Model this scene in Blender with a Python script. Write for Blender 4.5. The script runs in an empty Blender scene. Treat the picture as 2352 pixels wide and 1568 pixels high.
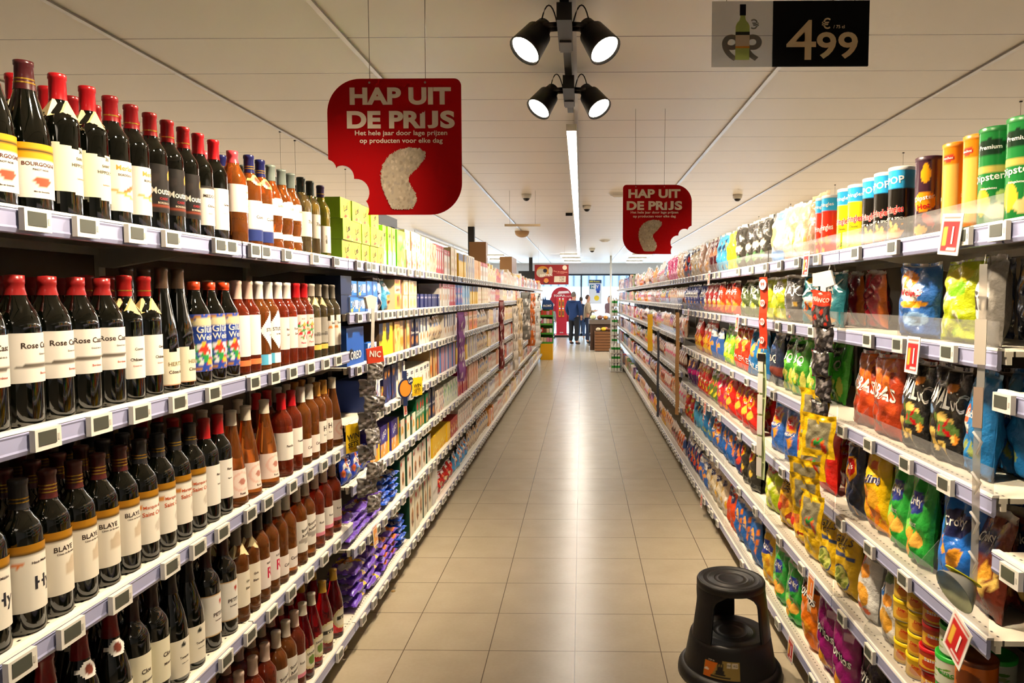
import bpy, bmesh, math, random
from math import sin, cos, pi, tan, atan, radians, sqrt, exp
from mathutils import Vector, Matrix
random.seed(7)
SC = bpy.context.scene
COL = SC.collection
# ------------------------------------------------------------------ camera
FPX, H = 1660.0, 1.65
cam_d = bpy.data.cameras.new('camera'); cam = bpy.data.objects.new('camera', cam_d); COL.objects.link(cam)
PITCH, YAW = atan(104/FPX), atan(25/FPX)
cam.location = (0, 0, H); cam.rotation_euler = (pi/2-PITCH, 0, YAW)
cam_d.sensor_width = 36; cam_d.lens = FPX/2352*36; cam_d.shift_x = -134/2352; cam_d.clip_end = 200; cam_d.clip_start = .05
SC.camera = cam
SC.view_settings.view_transform = 'Standard'; SC.view_settings.look = 'None'
SC.view_settings.gamma = 1; SC.view_settings.use_curve_mapping = False
SC.view_settings.exposure = 0.0
SC.cycles.max_bounces = 5; SC.cycles.diffuse_bounces = 3; SC.cycles.glossy_bounces = 3
SC.cycles.transmission_bounces = 5; SC.cycles.transparent_max_bounces = 8; SC.cycles.adaptive_threshold = .1
SC.cycles.caustics_reflective = False; SC.cycles.caustics_refractive = False
SC.cycles.sample_clamp_indirect = 6; SC.cycles.blur_glossy = 1.0
# ------------------------------------------------------------------ daylight
w = bpy.data.worlds.new('daylight'); SC.world = w; w.use_nodes = True
bg = w.node_tree.nodes['Background']; bg.inputs[0].default_value = (.78, .89, 1, 1); bg.inputs[1].default_value = 12.0
def lamp(kind, name, loc, rot, energy, color, **k):
    d = bpy.data.lights.new(name, kind); d.energy = energy; d.color = color
    for a, b in k.items():
        setattr(d, a, b)
    if kind == 'AREA' and k.get('size_y'): d.shape = 'RECTANGLE'
    o = bpy.data.objects.new(name, d); o.location = loc; o.rotation_euler = rot; COL.objects.link(o)
    return o
por = lamp('AREA', 'window_portal', (0, 29.9, 1.3), (pi/2, 0, pi), 1, (1, 1, 1), size=16, size_y=2.5)
por.rotation_euler = (-pi/2, 0, 0); por.data.cycles.is_portal = True
WARM = (1, .80, .56)
TRK = -.075
SPOT_Y = [3.40, 4.43]
for yy, e in [(.25, 120), (1.3, 190), (2.35, 290), (3.40, 310), (4.43, 320)]:
    for s in (-1, 1):
        L = lamp('SPOT', 'track_spot_light', (TRK+s*.17, yy, 2.72), (0, 0, 0), e, WARM, spot_size=radians(96 if yy > 3 else 80), spot_blend=1.0, shadow_soft_size=.045)
        d = Vector((s*.95, .1, -1.15)) if yy > 3 else Vector((s*1.05, -.22, -1.25)); L.rotation_euler = d.to_track_quat('-Z', 'Y').to_euler()
for xx in (-4.3, 4.3):     # unseen fill lamps added over the side aisles, bouncing light to the ceiling
    for yy in (-1.5, 2.5, 6.5, 11, 16, 22):
        lamp('AREA', 'ceiling_bounce_fill', (xx, yy, 2.9), (0, 0, 0), {-1.5: 3, 2.5: 6, 6.5: 80, 11: 400}.get(yy, 260), (1, .84, .66) if yy < 14 else (.95, .97, 1), size=1.2, size_y=2.5)
lamp('AREA', 'rear_fill_light', (0, -2.2, 2.9), (0, 0, 0), 15, (1, .84, .66), size=1.2, size_y=1.2)  # added fill light overhead behind the camera, without a fitting
# ------------------------------------------------------------------ colour + materials
def lin(c):
    if isinstance(c, str):
        c = c.lstrip('#'); c = [int(c[i:i+2], 16)/255 for i in (0, 2, 4)]
        return tuple((v/12.92 if v <= .04045 else ((v+.055)/1.055)**2.4) for v in c)
    return tuple(c[:3])
MATS = {}
def mat(name, color='#ffffff', rough=.5, metal=0, trans=0, ior=1.45, coat=0, emit=None, es=0, attr=False, spec=.5, alpha=1, bump=None):
    if name in MATS: return MATS[name]
    m = bpy.data.materials.new(name); m.use_nodes = True; nt = m.node_tree; b = nt.nodes['Principled BSDF']
    b.inputs['Base Color'].default_value = (*lin(color), 1); b.inputs['Roughness'].default_value = rough
    b.inputs['Metallic'].default_value = metal; b.inputs['Transmission Weight'].default_value = trans
    b.inputs['IOR'].default_value = ior; b.inputs['Coat Weight'].default_value = coat; b.inputs['Coat Roughness'].default_value = .05
    b.inputs['Specular IOR Level'].default_value = spec; b.inputs['Alpha'].default_value = alpha
    if emit: b.inputs['Emission Color'].default_value = (*lin(emit), 1); b.inputs['Emission Strength'].default_value = es
    if attr:
        a = nt.nodes.new('ShaderNodeAttribute'); a.attribute_name = 'Col'; nt.links.new(a.outputs['Color'], b.inputs['Base Color'])
    else:
        # faint procedural mottling so nothing is a dead-flat colour
        if not emit and not trans:
            tc = nt.nodes.new('ShaderNodeTexCoord'); n = nt.nodes.new('ShaderNodeTexNoise'); n.inputs['Scale'].default_value = 14
            mx = nt.nodes.new('ShaderNodeMixRGB'); mx.blend_type = 'MULTIPLY'; mx.inputs[0].default_value = .12
            mx.inputs[1].default_value = (*lin(color), 1)
            nt.links.new(tc.outputs['Object'], n.inputs['Vector']); nt.links.new(n.outputs['Fac'], mx.inputs[2]); nt.links.new(mx.outputs[0], b.inputs['Base Color'])
    if bump:
        tc = nt.nodes.new('ShaderNodeTexCoord'); n = nt.nodes.new('ShaderNodeTexNoise'); n.inputs['Scale'].default_value = bump[0]; n.inputs['Detail'].default_value = 3
        bp = nt.nodes.new('ShaderNodeBump'); bp.inputs['Strength'].default_value = bump[1]; bp.inputs['Distance'].default_value = .01
        nt.links.new(tc.outputs['Object'], n.inputs['Vector']); nt.links.new(n.outputs['Fac'], bp.inputs['Height']); nt.links.new(bp.outputs[0], b.inputs['Normal'])
    MATS[name] = m; return m
def clear_mat(name, tint, fac, rough=.08):
    if name in MATS: return MATS[name]
    m = bpy.data.materials.new(name); m.use_nodes = True; nt = m.node_tree; nt.nodes.clear()
    o = nt.nodes.new('ShaderNodeOutputMaterial'); t = nt.nodes.new('ShaderNodeBsdfTransparent'); t.inputs[0].default_value = (*lin(tint), 1)
    g = nt.nodes.new('ShaderNodeBsdfPrincipled'); g.inputs['Base Color'].default_value = (.8, .8, .8, 1); g.inputs['Roughness'].default_value = rough
    x = nt.nodes.new('ShaderNodeMixShader'); x.inputs[0].default_value = fac
    nt.links.new(t.outputs[0], x.inputs[1]); nt.links.new(g.outputs[0], x.inputs[2]); nt.links.new(x.outputs[0], o.inputs[0])
    MATS[name] = m; return m
PRINT = mat('printed_card', rough=.42, attr=True)
MATTE = mat('matte_sign_board', rough=.8, attr=True, spec=.08)
FOIL = mat('printed_foil', rough=.24, attr=True, coat=.45, bump=(38, .7))
GLOSS = mat('printed_gloss', rough=.2, attr=True, coat=.2)
DARKG = mat('dark_green_glass', '#040603', rough=.05, coat=1.0)
SHELF = mat('cream_shelf_metal', '#e4ddcc', rough=.38)
BACKP = mat('grey_beige_back_panel', '#5f543f', rough=.55)
RAILM = mat('lilac_price_rail', '#a9aed6', rough=.25, coat=.3)
LIP = mat('white_rail_lip', '#f2f0ea', rough=.3)
CLEAR = clear_mat('clear_plastic', '#f2f2f2', .10)
BLK = mat('black_metal', '#0c0b0b', rough=.4)
BPL = mat('black_plastic', '#0a0909', rough=.45, bump=(60, .08))
WHT = mat('white_plastic', '#e9e7df', rough=.35)
SCRN = mat('grey_epaper_screen', '#4b5048', rough=.3)
DSCRN = mat('dark_epaper_screen', '#2b2f2c', rough=.2)
GLOW = mat('lit_diffuser', '#ffffff', emit='#fff3e2', es=50)
GLOWC = mat('lit_cool_panel', '#ffffff', emit='#f2f7ff', es=14)
LENS = mat('lit_spot_lens', '#ffffff', emit='#fff0d8', es=30)
WIRE = mat('steel_wire', '#9a9486', rough=.35, metal=.8)
def glassm(name, c, rough=.03, t=.93):
    return mat(name, c, rough=rough, trans=t, ior=1.36, coat=.6)
ROSE = glassm('rose_wine', '#f58f3e', rough=.01, t=.88); ROSE2 = glassm('deep_rose_wine', '#ea5c34', rough=.01, t=.88); WHITEW = glassm('golden_white_wine', '#f6d860', rough=.01, t=.95)
PALE = glassm('pale_wine', '#fae2a8', rough=.01, t=.95); CRIM = glassm('crimson_drink', '#d01826', t=.93); GREENG = glassm('green_wine_glass', '#5a6a20')
# ------------------------------------------------------------------ mesh builder
class MB:
    def __init__(s): s.v = []; s.f = []; s.c = []; s.mi = []; s.sm = []; s.cur = (.8, .8, .8); s.m = 0; s.smooth = False; s.vc = {}
    def color(s, c): s.cur = lin(c); return s
    def vert(s, p, c=None):
        s.v.append(tuple(p)); s.vc[len(s.v)-1] = c if c is not None else None; return len(s.v)-1
    def face(s, idx, c=None):
        s.f.append(tuple(idx)); s.c.append(c if c is not None else s.cur); s.mi.append(s.m); s.sm.append(s.smooth)
    def box(s, x0, y0, z0, x1, y1, z1, cols=None):
        b = [s.vert(p) for p in ((x0,y0,z0),(x1,y0,z0),(x1,y1,z0),(x0,y1,z0),(x0,y0,z1),(x1,y0,z1),(x1,y1,z1),(x0,y1,z1))]
        for k, q in enumerate(((0,3,2,1),(4,5,6,7),(0,1,5,4),(1,2,6,5),(2,3,7,6),(3,0,4,7))):
            s.face([b[i] for i in q], cols[k] if cols else None)
        return s
    def lathe(s, prof, n=20, cx=0, cy=0, a0=0, a1=2*pi, smooth=True, c=None):
        full = abs(a1-a0-2*pi) < 1e-6; m = n if full else n+1; rings = []
        for r, z in prof:
            rings.append([s.vert((cx+r*cos(a0+(a1-a0)*i/n), cy+r*sin(a0+(a1-a0)*i/n), z)) for i in range(m)])
        so = s.smooth; s.smooth = smooth
        for a, b in zip(rings, rings[1:]):
            for i in range(n):
                j = (i+1) % m if full else i+1
                s.face((a[i], a[j], b[j], b[i]), c)
        s.smooth = so; return s
    def tube(s, pts, r, n=6):
        pts = [Vector(p) for p in pts]; rings = []
        for i, p in enumerate(pts):
            d = (pts[min(i+1, len(pts)-1)]-pts[max(i-1, 0)]).normalized()
            u = d.cross(Vector((0, 0, 1)) if abs(d.z) < .9 else Vector((1, 0, 0))).normalized(); w_ = d.cross(u)
            rr = r[i] if isinstance(r, (list, tuple)) else r
            rings.append([s.vert(p+rr*(cos(2*pi*k/n)*u+sin(2*pi*k/n)*w_)) for k in range(n)])
        so = s.smooth; s.smooth = True
        for a, b in zip(rings, rings[1:]):
            for k in range(n): s.face((a[k], a[(k+1) % n], b[(k+1) % n], b[k]))
        s.smooth = so; s.face(rings[0][::-1]); s.face(rings[-1]); return s
    def prism(s, pts, y0, y1, axis='y'):
        f = (lambda p, t: (p[0], t, p[1])) if axis == 'y' else ((lambda p, t: (t, p[0], p[1])) if axis == 'x' else (lambda p, t: (p[0], p[1], t)))
        a = [s.vert(f(p, y0)) for p in pts]; b = [s.vert(f(p, y1)) for p in pts]; n = len(pts)
        s.face(a); s.face(b[::-1])
        for i in range(n): s.face((a[i], b[i], b[(i+1) % n], a[(i+1) % n]))
        return s
    def mesh(s, name, mats):
        me = bpy.data.meshes.new(name); me.from_pydata(s.v, [], s.f)
        for m in mats: me.materials.append(m)
        me.polygons.foreach_set('material_index', s.mi); me.polygons.foreach_set('use_smooth', s.sm)
        at = me.attributes.new('Col', 'FLOAT_COLOR', 'CORNER'); buf = []
        for f, c in zip(s.f, s.c):
            for i in f:
                k = s.vc[i]; k = k if k is not None else c; buf += [k[0], k[1], k[2], 1.0]
        at.data.foreach_set('color', buf)
        me.update(); return me
    def build(s, name, mats, parent=None, loc=(0, 0, 0), rot=(0, 0, 0)):
        if not isinstance(mats, (list, tuple)): mats = [mats]
        return put(name, s.mesh(name, mats), parent, loc, rot)
def put(name, me, parent=None, loc=(0, 0, 0), rot=(0, 0, 0)):
    o = bpy.data.objects.new(name, me); COL.objects.link(o); o.location = loc; o.rotation_euler = rot
    if parent: o.parent = parent
    return o
def tag(o, label=None, cat=None, group=None, kind=None):
    if label: o['label'] = label
    if cat: o['category'] = cat
    if group: o['group'] = group
    if kind: o['kind'] = kind
    return o
def empty(name, loc=(0, 0, 0), rz=0):
    o = bpy.data.objects.new(name, None); COL.objects.link(o); o.location = loc; o.rotation_euler = (0, 0, rz); o.empty_display_size = .05; return o
def dup(root, loc, rot):
    r = root.copy(); COL.objects.link(r); r.location = loc; r.rotation_euler = rot
    for ch in root.children:
        c = ch.copy(); COL.objects.link(c); c.parent = r
        for g in ch.children:
            d = g.copy(); COL.objects.link(d); d.parent = c
    return r
# ------------------------------------------------------------------ lettering
_T = {}; RESU = [2]
def letters(s, bold=.018, shear=0):
    k = (s, bold, RESU[0])
    if k in _T: return _T[k]
    cu = bpy.data.curves.new('lettering', 'FONT'); cu.body = s; cu.size = 1; cu.offset = bold; cu.resolution_u = RESU[0]; cu.shear = shear
    cu.align_x = 'CENTER'; cu.align_y = 'CENTER'; cu.space_character = 1.02
    o = bpy.data.objects.new('lettering', cu); me = bpy.data.meshes.new_from_object(o)
    vs = [(v.co.x, v.co.y) for v in me.vertices]; fs = [tuple(p.vertices) for p in me.polygons]
    bpy.data.objects.remove(o); bpy.data.curves.remove(cu); bpy.data.meshes.remove(me)
    if vs:
        x0, x1 = min(v[0] for v in vs), max(v[0] for v in vs); y0, y1 = min(v[1] for v in vs), max(v[1] for v in vs)
        hh = max(y1-y0, 1e-4); cx, cy = (x0+x1)/2, (y0+y1)/2
        vs = [((x-cx)/hh, (y-cy)/hh) for x, y in vs]; wd = (x1-x0)/hh
    else: wd = 1
    _T[k] = (vs, fs, wd); return _T[k]
# ------------------------------------------------------------------ printed designs: evaluated at (u, v)
def _prep(shapes):
    out = []
    for s in shapes:
        if s[0] == 'n':
            _, seed, cnt, size, cols, x0, y0, x1, y1 = s; r = random.Random(seed)
            for _ in range(cnt):
                out.append(('e', r.uniform(x0, x1), r.uniform(y0, y1), size*r.uniform(.5, 1.3), size*r.uniform(.4, 1.1), lin(r.choice(cols)), r.uniform(0, 3)))
        elif s[0] == 'e': out.append(('e', *s[1:5], lin(s[5]), s[6] if len(s) > 6 else 0))
        else: out.append((*s[:-1], lin(s[-1])))
    return out
def ink(shapes, base, u, v):
    c = base
    for s in shapes:
        if s[0] == 'e':
            dx, dy = u-s[1], v-s[2]
            if s[6]: ca, sa = cos(s[6]), sin(s[6]); dx, dy = dx*ca+dy*sa, -dx*sa+dy*ca
            if (dx/s[3])**2+(dy/s[4])**2 <= 1: c = s[5]
        elif s[0] == 'r':
            if s[1] <= u <= s[3] and s[2] <= v <= s[4]: c = s[5]
        elif s[0] == 't':
            x1, y1, x2, y2, x3, y3 = s[1:7]
            a = (x2-x1)*(v-y1)-(y2-y1)*(u-x1); b = (x3-x2)*(v-y2)-(y3-y2)*(u-x2); d = (x1-x3)*(v-y3)-(y1-y3)*(u-x3)
            if (a >= 0) == (b >= 0) == (d >= 0): c = s[7]
    return c
def patch(mb, P, nu, nv, base, shapes=(), texts=(), w_=1., h_=1., mask=None, off=.0012):
    """printed surface: colour grid plus lettering that follows the surface P(u, v, off)"""
    shp = _prep(shapes); b = lin(base); g = []
    for j in range(nv+1):
        g.append([mb.vert(P(i/nu, j/nv, 0), ink(shp, b, i/nu, j/nv)) for i in range(nu+1)])
    for j in range(nv):
        for i in range(nu):
            if mask and not mask((i+.5)/nu, (j+.5)/nv): continue
            mb.face((g[j][i], g[j][i+1], g[j+1][i+1], g[j+1][i]))
    for t in texts:
        s, cx, cy, th, c = t[:5]; rot = t[5] if len(t) > 5 else 0; mw = t[6] if len(t) > 6 else .92; oc = t[7] if len(t) > 7 else None
        if oc: ink_text(mb, P, s, cx, cy, th, oc, rot, mw, w_, h_, off, .07)
        ink_text(mb, P, s, cx, cy, th, c, rot, mw, w_, h_, off*(1.7 if oc else 1), .018)
    return g
def ink_text(mb, P, s, cx, cy, th, c, rot, mw, w_, h_, off, bold, fit=False):
    vs, fs, wd = letters(s, bold); c = lin(c); size = th*h_; sx = size
    if fit: sx = mw*w_/wd
    elif wd*size > mw*w_: sx = max(mw*w_/wd, size*.55); size = size if sx > size*.56 else mw*w_/wd/.55; sx = mw*w_/wd
    ca, sa = cos(rot), sin(rot); idx = []
    for x, y in vs:
        x, y = x*sx, y*size; x, y = x*ca-y*sa, x*sa+y*ca
        idx.append(mb.vert(P(min(1, max(0, cx+x/w_)), min(1, max(0, cy+y/h_)), off), c))
    for f in fs: mb.face([idx[i] for i in f], c)
# ------------------------------------------------------------------ image pixel -> place in the room
_R = cam.rotation_euler.to_matrix()
def ray(px, py): return (_R @ Vector(((px-1310)/FPX, -(py-784)/FPX, -1))).normalized()
def at_x(px, py, X):
    d = ray(px, py); t = X/d.x; return Vector((0, 0, H))+d*t
def at_y(px, py, Y):
    d = ray(px, py); return Vector((0, 0, H))+d*(Y/d.y)
def at_z(px, py, Z):
    d = ray(px, py); return Vector((0, 0, H))+d*((Z-H)/d.z)
XL, XR = 1.03, .92
def yl(px): return 1760/(1335-px)
def yr(px): return 1577/(px-1335)
LV_W = [1.79, 1.38, .98, .608, .141]
LV_B = [1.79, 1.55, 1.31, 1.053, .77, .482, .141]
LV_R = [1.79, 1.509, 1.18, .853, .53, .141]
LV_N = [1.79, 1.42, 1.06, .70, .141]
ORD = ['top', 'second', 'third', 'fourth', 'fifth', 'sixth', 'bottom']
def lvname(levels, i): return 'bottom' if i == len(levels)-1 else ORD[i]
TOP = .020   # product stands this far above the rail's centre line
# ================================================================== SETTING
RX0, RX1, RY0, RY1, CZ = -8.0, 8.0, -4.0, 30.0, 3.0
def node_mat(name):
    m = bpy.data.materials.new(name); m.use_nodes = True; return m, m.node_tree, m.node_tree.nodes['Principled BSDF']
def mth(nt, op, a, b=None, c=None):
    n = nt.nodes.new('ShaderNodeMath'); n.operation = op
    for i, x in enumerate((a, b, c)):
        if x is None: continue
        if isinstance(x, (int, float)): n.inputs[i].default_value = x
        else: nt.links.new(x, n.inputs[i])
    return n.outputs[0]
def groove(nt, coord, off, step, half):
    """1 inside a joint of half width HALF repeating every STEP"""
    t = mth(nt, 'ABSOLUTE', mth(nt, 'SUBTRACT', mth(nt, 'FRACT', mth(nt, 'ADD', mth(nt, 'DIVIDE', mth(nt, 'SUBTRACT', coord, off), step), .5)), .5))
    return mth(nt, 'LESS_THAN', t, half/step)
# floor tiles
FM, nt, b = node_mat('beige_floor_tiles')
tc = nt.nodes.new('ShaderNodeTexCoord'); sp = nt.nodes.new('ShaderNodeSeparateXYZ'); nt.links.new(tc.outputs['Object'], sp.inputs[0])
gx = groove(nt, sp.outputs[0], -.028, .40, .0022); gy = groove(nt, sp.outputs[1], 3.27, .398, .0022)
g = mth(nt, 'MAXIMUM', gx, gy)
n1 = nt.nodes.new('ShaderNodeTexNoise'); n1.inputs['Scale'].default_value = 5; n1.inputs['Detail'].default_value = 6
n2 = nt.nodes.new('ShaderNodeTexNoise'); n2.inputs['Scale'].default_value = 60; nt.links.new(tc.outputs['Object'], n1.inputs[0]); nt.links.new(tc.outputs['Object'], n2.inputs[0])
cr = nt.nodes.new('ShaderNodeValToRGB'); cr.color_ramp.elements[0].position = .35; cr.color_ramp.elements[1].position = .7
cr.color_ramp.elements[0].color = (*lin('#ab9f89'), 1); cr.color_ramp.elements[1].color = (*lin('#b5a993'), 1)
nt.links.new(mth(nt, 'ADD', mth(nt, 'MULTIPLY', n1.outputs['Fac'], .7), mth(nt, 'MULTIPLY', n2.outputs['Fac'], .3)), cr.inputs[0])
mx = nt.nodes.new('ShaderNodeMixRGB'); mx.inputs[2].default_value = (*lin('#5e5245'), 1); nt.links.new(g, mx.inputs[0]); nt.links.new(cr.outputs[0], mx.inputs[1]); nt.links.new(mx.outputs[0], b.inputs['Base Color'])
b.inputs['Roughness'].default_value = .27; b.inputs['Specular IOR Level'].default_value = .5
bp = nt.nodes.new('ShaderNodeBump'); bp.inputs['Strength'].default_value = .3; bp.inputs['Distance'].default_value = .004
nt.links.new(mth(nt, 'SUBTRACT', 1, g), bp.inputs['Height']); nt.links.new(bp.outputs[0], b.inputs['Normal'])
# ceiling panels
CM, nt, b = node_mat('white_ceiling_panels')
tc = nt.nodes.new('ShaderNodeTexCoord'); sp = nt.nodes.new('ShaderNodeSeparateXYZ'); nt.links.new(tc.outputs['Object'], sp.inputs[0])
g = groove(nt, sp.outputs[1], 3.86, .60, .0045)
n2 = nt.nodes.new('ShaderNodeTexNoise'); n2.inputs['Scale'].default_value = 160; nt.links.new(tc.outputs['Object'], n2.inputs[0])
mx = nt.nodes.new('ShaderNodeMixRGB'); mx.inputs[1].default_value = (*lin('#e9e3d8'), 1); mx.inputs[2].default_value = (*lin('#5c5043'), 1); nt.links.new(g, mx.inputs[0]); nt.links.new(mx.outputs[0], b.inputs['Base Color'])
b.inputs['Roughness'].default_value = .42; b.inputs['Specular IOR Level'].default_value = .4
bp = nt.nodes.new('ShaderNodeBump'); bp.inputs['Strength'].default_value = .25; bp.inputs['Distance'].default_value = .003
nt.links.new(mth(nt, 'SUBTRACT', mth(nt, 'MULTIPLY', n2.outputs['Fac'], .3), g), bp.inputs['Height']); nt.links.new(bp.outputs[0], b.inputs['Normal'])
WALLM = mat('pale_wall_paint', '#dcdfe4', rough=.7)
DARKF = mat('dark_blue_window_frame', '#1c2a3a', rough=.4)
def struct(name, mb, m): return tag(mb.build(name, m), kind='structure')
struct('floor', MB().box(RX0, RY0, -.12, RX1, RY1, 0), FM)
struct('ceiling', MB().box(RX0, RY0, CZ, RX1, RY1, CZ+.1), CM)
struct('wall_left', MB().box(RX0-.1, RY0, 0, RX0, RY1, CZ), WALLM)
struct('wall_right', MB().box(RX1, RY0, 0, RX1+.1, RY1, CZ), WALLM)
struct('wall_rear', MB().box(RX0, RY0-.1, 0, RX1, RY0, CZ), WALLM)
struct('wall_front', MB().box(RX0, RY1, 2.57, RX1, RY1+.15, CZ), WALLM)
struct('trim_1', MB().box(RX0, RY1-.03, 2.50, RX1, RY1+.12, 2.57), DARKF)
GLS = clear_mat('shop_window_glass', '#f4faff', .06, .02)
k = 0
for i in range(8):
    x0 = -8+2*i
    struct('window_%d' % (i+1), MB().box(x0+.03, RY1+.04, .1, x0+1.97, RY1+.05, 2.5), GLS)
for i in range(9):
    k += 1; struct('trim_%d' % (1+k), MB().box(-8+2*i-.03, RY1, 0, -8+2*i+.03, RY1+.1, 2.5), DARKF)
struct('trim_11', MB().box(RX0, RY1, 0, RX1, RY1+.1, .1), DARKF)
# ceiling main runners
RUN = mat('grey_ceiling_runner', '#b3ada6', rough=.3, metal=.2)
for i in range(-6, 7):
    x = -.04+1.2*i; struct('trim_%d' % (20+i), MB().box(x-.014, RY0, CZ-.012, x+.014, RY1, CZ-.0005), RUN)
# outside: pavement and the pale facade across the street
struct('ground_outside', MB().box(-40, RY1+.2, -.3, 40, 80, -.12), mat('pale_pavement', '#c9ccd0', rough=.8))
fac = MB(); fac.box(-22, 46, 2.25, 22, 47, 9)
FO = fac.build('facade_building', mat('pale_blue_facade', '#6f7d8a', rough=.6)); MB().box(-22, 46.02, -.2, 22, 47, 2.25).build('ground_storey', mat('white_render', '#c8ced4', rough=.6), FO); tag(FO, 'pale blue facade with narrow upright strips across the street', 'building')
for i in range(90):
    MB().box(-.045, 0, 0, .045, .08, 6).build('facade_strip', mat('grey_blue_strip', '#33454f', rough=.5), FO, (-21.6+.48*i, 45.92, 2.3))
for i in range(14):
    MB().box(-.45, 0, 0, .45, .06, .8).build('facade_window', mat('facade_window_glass', '#8fb0c2', rough=.4), FO, (-19.3+3.1*i, 45.95, 1.0))
# thin white pole reaching the ceiling by the drinks
p = MB(); p.tube([(0, 0, 0), (0, 0, 3.0)], .035, 10); struct('column_white', p, WHT).location = (at_y(1403, 640, 24.3).x, 24.3, 0)
p = MB().box(-.06, -.06, 0, .06, .06, 3.0); struct('column_black', p, BLK).location = (at_y(1083, 560, 14.2).x, 14.2, 0)
# ================================================================== SHELVING BAYS
DOTM, nt, b = node_mat('perforated_cream_shelf')
tc = nt.nodes.new('ShaderNodeTexCoord'); sp = nt.nodes.new('ShaderNodeSeparateXYZ'); nt.links.new(tc.outputs['Object'], sp.inputs[0])
a1 = groove(nt, sp.outputs[0], .0, .025, .004); a2 = groove(nt, sp.outputs[1], .035, .04, .0025); ga = mth(nt, 'MULTIPLY', a1, a2)
edge = mth(nt, 'LESS_THAN', sp.outputs[1], .05); ga = mth(nt, 'MULTIPLY', ga, edge)
mx = nt.nodes.new('ShaderNodeMixRGB'); mx.inputs[1].default_value = (*lin('#e6e0d0'), 1); mx.inputs[2].default_value = (*lin('#2c261d'), 1); nt.links.new(ga, mx.inputs[0]); nt.links.new(mx.outputs[0], b.inputs['Base Color']); b.inputs['Roughness'].default_value = .35
# local frame of a bay: x along the aisle 0..1, y = depth away from the aisle (0 at the rail), z up
_bm = {}
def bay_mesh(kind, *a):
    k_ = (kind,)+a
    if k_ in _bm: return _bm[k_]
    m = MB()
    if kind == 'board':
        m.box(.002, .014, -.012, .998, .45, .0); m.box(.002, .018, -.03, .998, .03, -.012); m.box(.002, .43, -.035, .998, .445, -.012)
        r = m.mesh('shelf', [DOTM])
    elif kind == 'rail':
        z0, z1 = -.022, .022
        pr = [(.0, -.024), (.004, -.026), (.008, -.02), (.008, .02), (.004, .026), (.0, .024), (-.003, .016), (-.0015, .012), (-.0015, -.012), (-.003, -.016)]
        m.prism([(y, z) for y, z in pr], .004, .996, 'x'); r = m.mesh('price_rail', [RAILM])
    elif kind == 'lip':
        m.prism([(-.003, .024), (.014, .024), (.014, .030), (-.001, .030)], .003, .997, 'x'); r = m.mesh('rail_lip', [LIP])
    elif kind == 'bracket':
        m.prism([(.10, -.013), (.44, -.013), (.44, -.070), (.40, -.074), (.13, -.028)], -.0025, .0025, 'x'); r = m.mesh('bracket', [SHELF])
    elif kind == 'riser':
        m.box(.01, .003, .024, .99, .005, .085); r = m.mesh('clear_riser', [CLEAR])
    elif kind == 'back':
        m.box(0.001, .455, .02, .999, .47, a[0]); r = m.mesh('back_panel', [BACKP])
    elif kind == 'up':
        m.box(0.0005, .44, 0, .03, .454, a[0]); r = m.mesh('upright', [SHELF])
    elif kind == 'foot':
        m.box(0.001, .05, .03, .029, .44, .12); m.box(0.001, .045, .035, .029, .06, .12); r = m.mesh('base_leg', [SHELF])
    elif kind == 'pad':
        m.lathe([(0, 0), (.022, 0), (.022, .008), (.006, .012), (.005, .05)], 10, .0225, .085); r = m.mesh('levelling_foot', [BLK])
    _bm[k_] = r; return r
def bay(side, y0, levels, label, group=None, riser=False, height=1.83, last=False):
    x = -XL if side < 0 else XR
    r = empty('shelving_bay', (x, y0 if side < 0 else y0+1.0, 0), pi/2 if side < 0 else -pi/2)
    tag(r, label, 'shelving', group)
    put('back_panel', bay_mesh('back', height), r)
    put('upright', bay_mesh('up', height), r)
    if last: put('upright', bay_mesh('up', height), r, (.97, 0, 0))
    f = put('base_leg', bay_mesh('foot'), r, (.0, 0, 0)); put('levelling_foot', bay_mesh('pad'), f)
    for z in levels:
        s = put('shelf', bay_mesh('board'), r, (0, 0, z+TOP-.001)); dz = -(TOP-.001)
        put('price_rail', bay_mesh('rail'), s, (0, 0, dz)); put('rail_lip', bay_mesh('lip'), s, (0, 0, dz-.004))
        if z > .3: put('bracket', bay_mesh('bracket'), s, (0.01, 0, 0)); put('bracket', bay_mesh('bracket'), s, (.99, 0, 0))
        if riser: put('clear_riser', bay_mesh('riser'), s, (0, 0, dz))
    return r
YLB = [.19+i for i in range(19)]          # left bay starts: wine bays .19, 1.19, 2.19 then biscuits 3.19..
YRB = [.60+i for i in range(18)]
for i, y in enumerate(YLB):
    if i == 0: bay(-1, y, LV_W, 'cream shelving bay at the camera end of the wine side')
    elif i == 1: bay(-1, y, LV_W, 'cream metal shelving bay packed with dark red wine bottles')
    elif i == 2: bay(-1, y, LV_W, 'cream metal shelving bay of mixed red and rosé wines, next to the biscuits', last=True)
    else:
        nm = {3: 'cream shelving bay of blue and purple biscuit packs, right after the wines', 4: 'cream shelving bay of cream and green biscuit boxes, second of the biscuit bays',
              5: 'cream shelving bay of orange and white biscuit packs, third of the biscuit bays', 6: 'cream shelving bay of mixed biscuit packs just past the violet hanging strip'}.get(i)
        lv = LV_B if i < 8 else [1.79, 1.56, 1.30, 1.06, .78, .47, .141]
        bay(-1, y, lv, nm or 'cream shelving bay far along the left side, full of small pale packs', None if nm else 'far shelving bays on the left', last=(i == 18))
LV_R2 = [1.79, 1.55, 1.25, .93, .60, .141]
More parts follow.
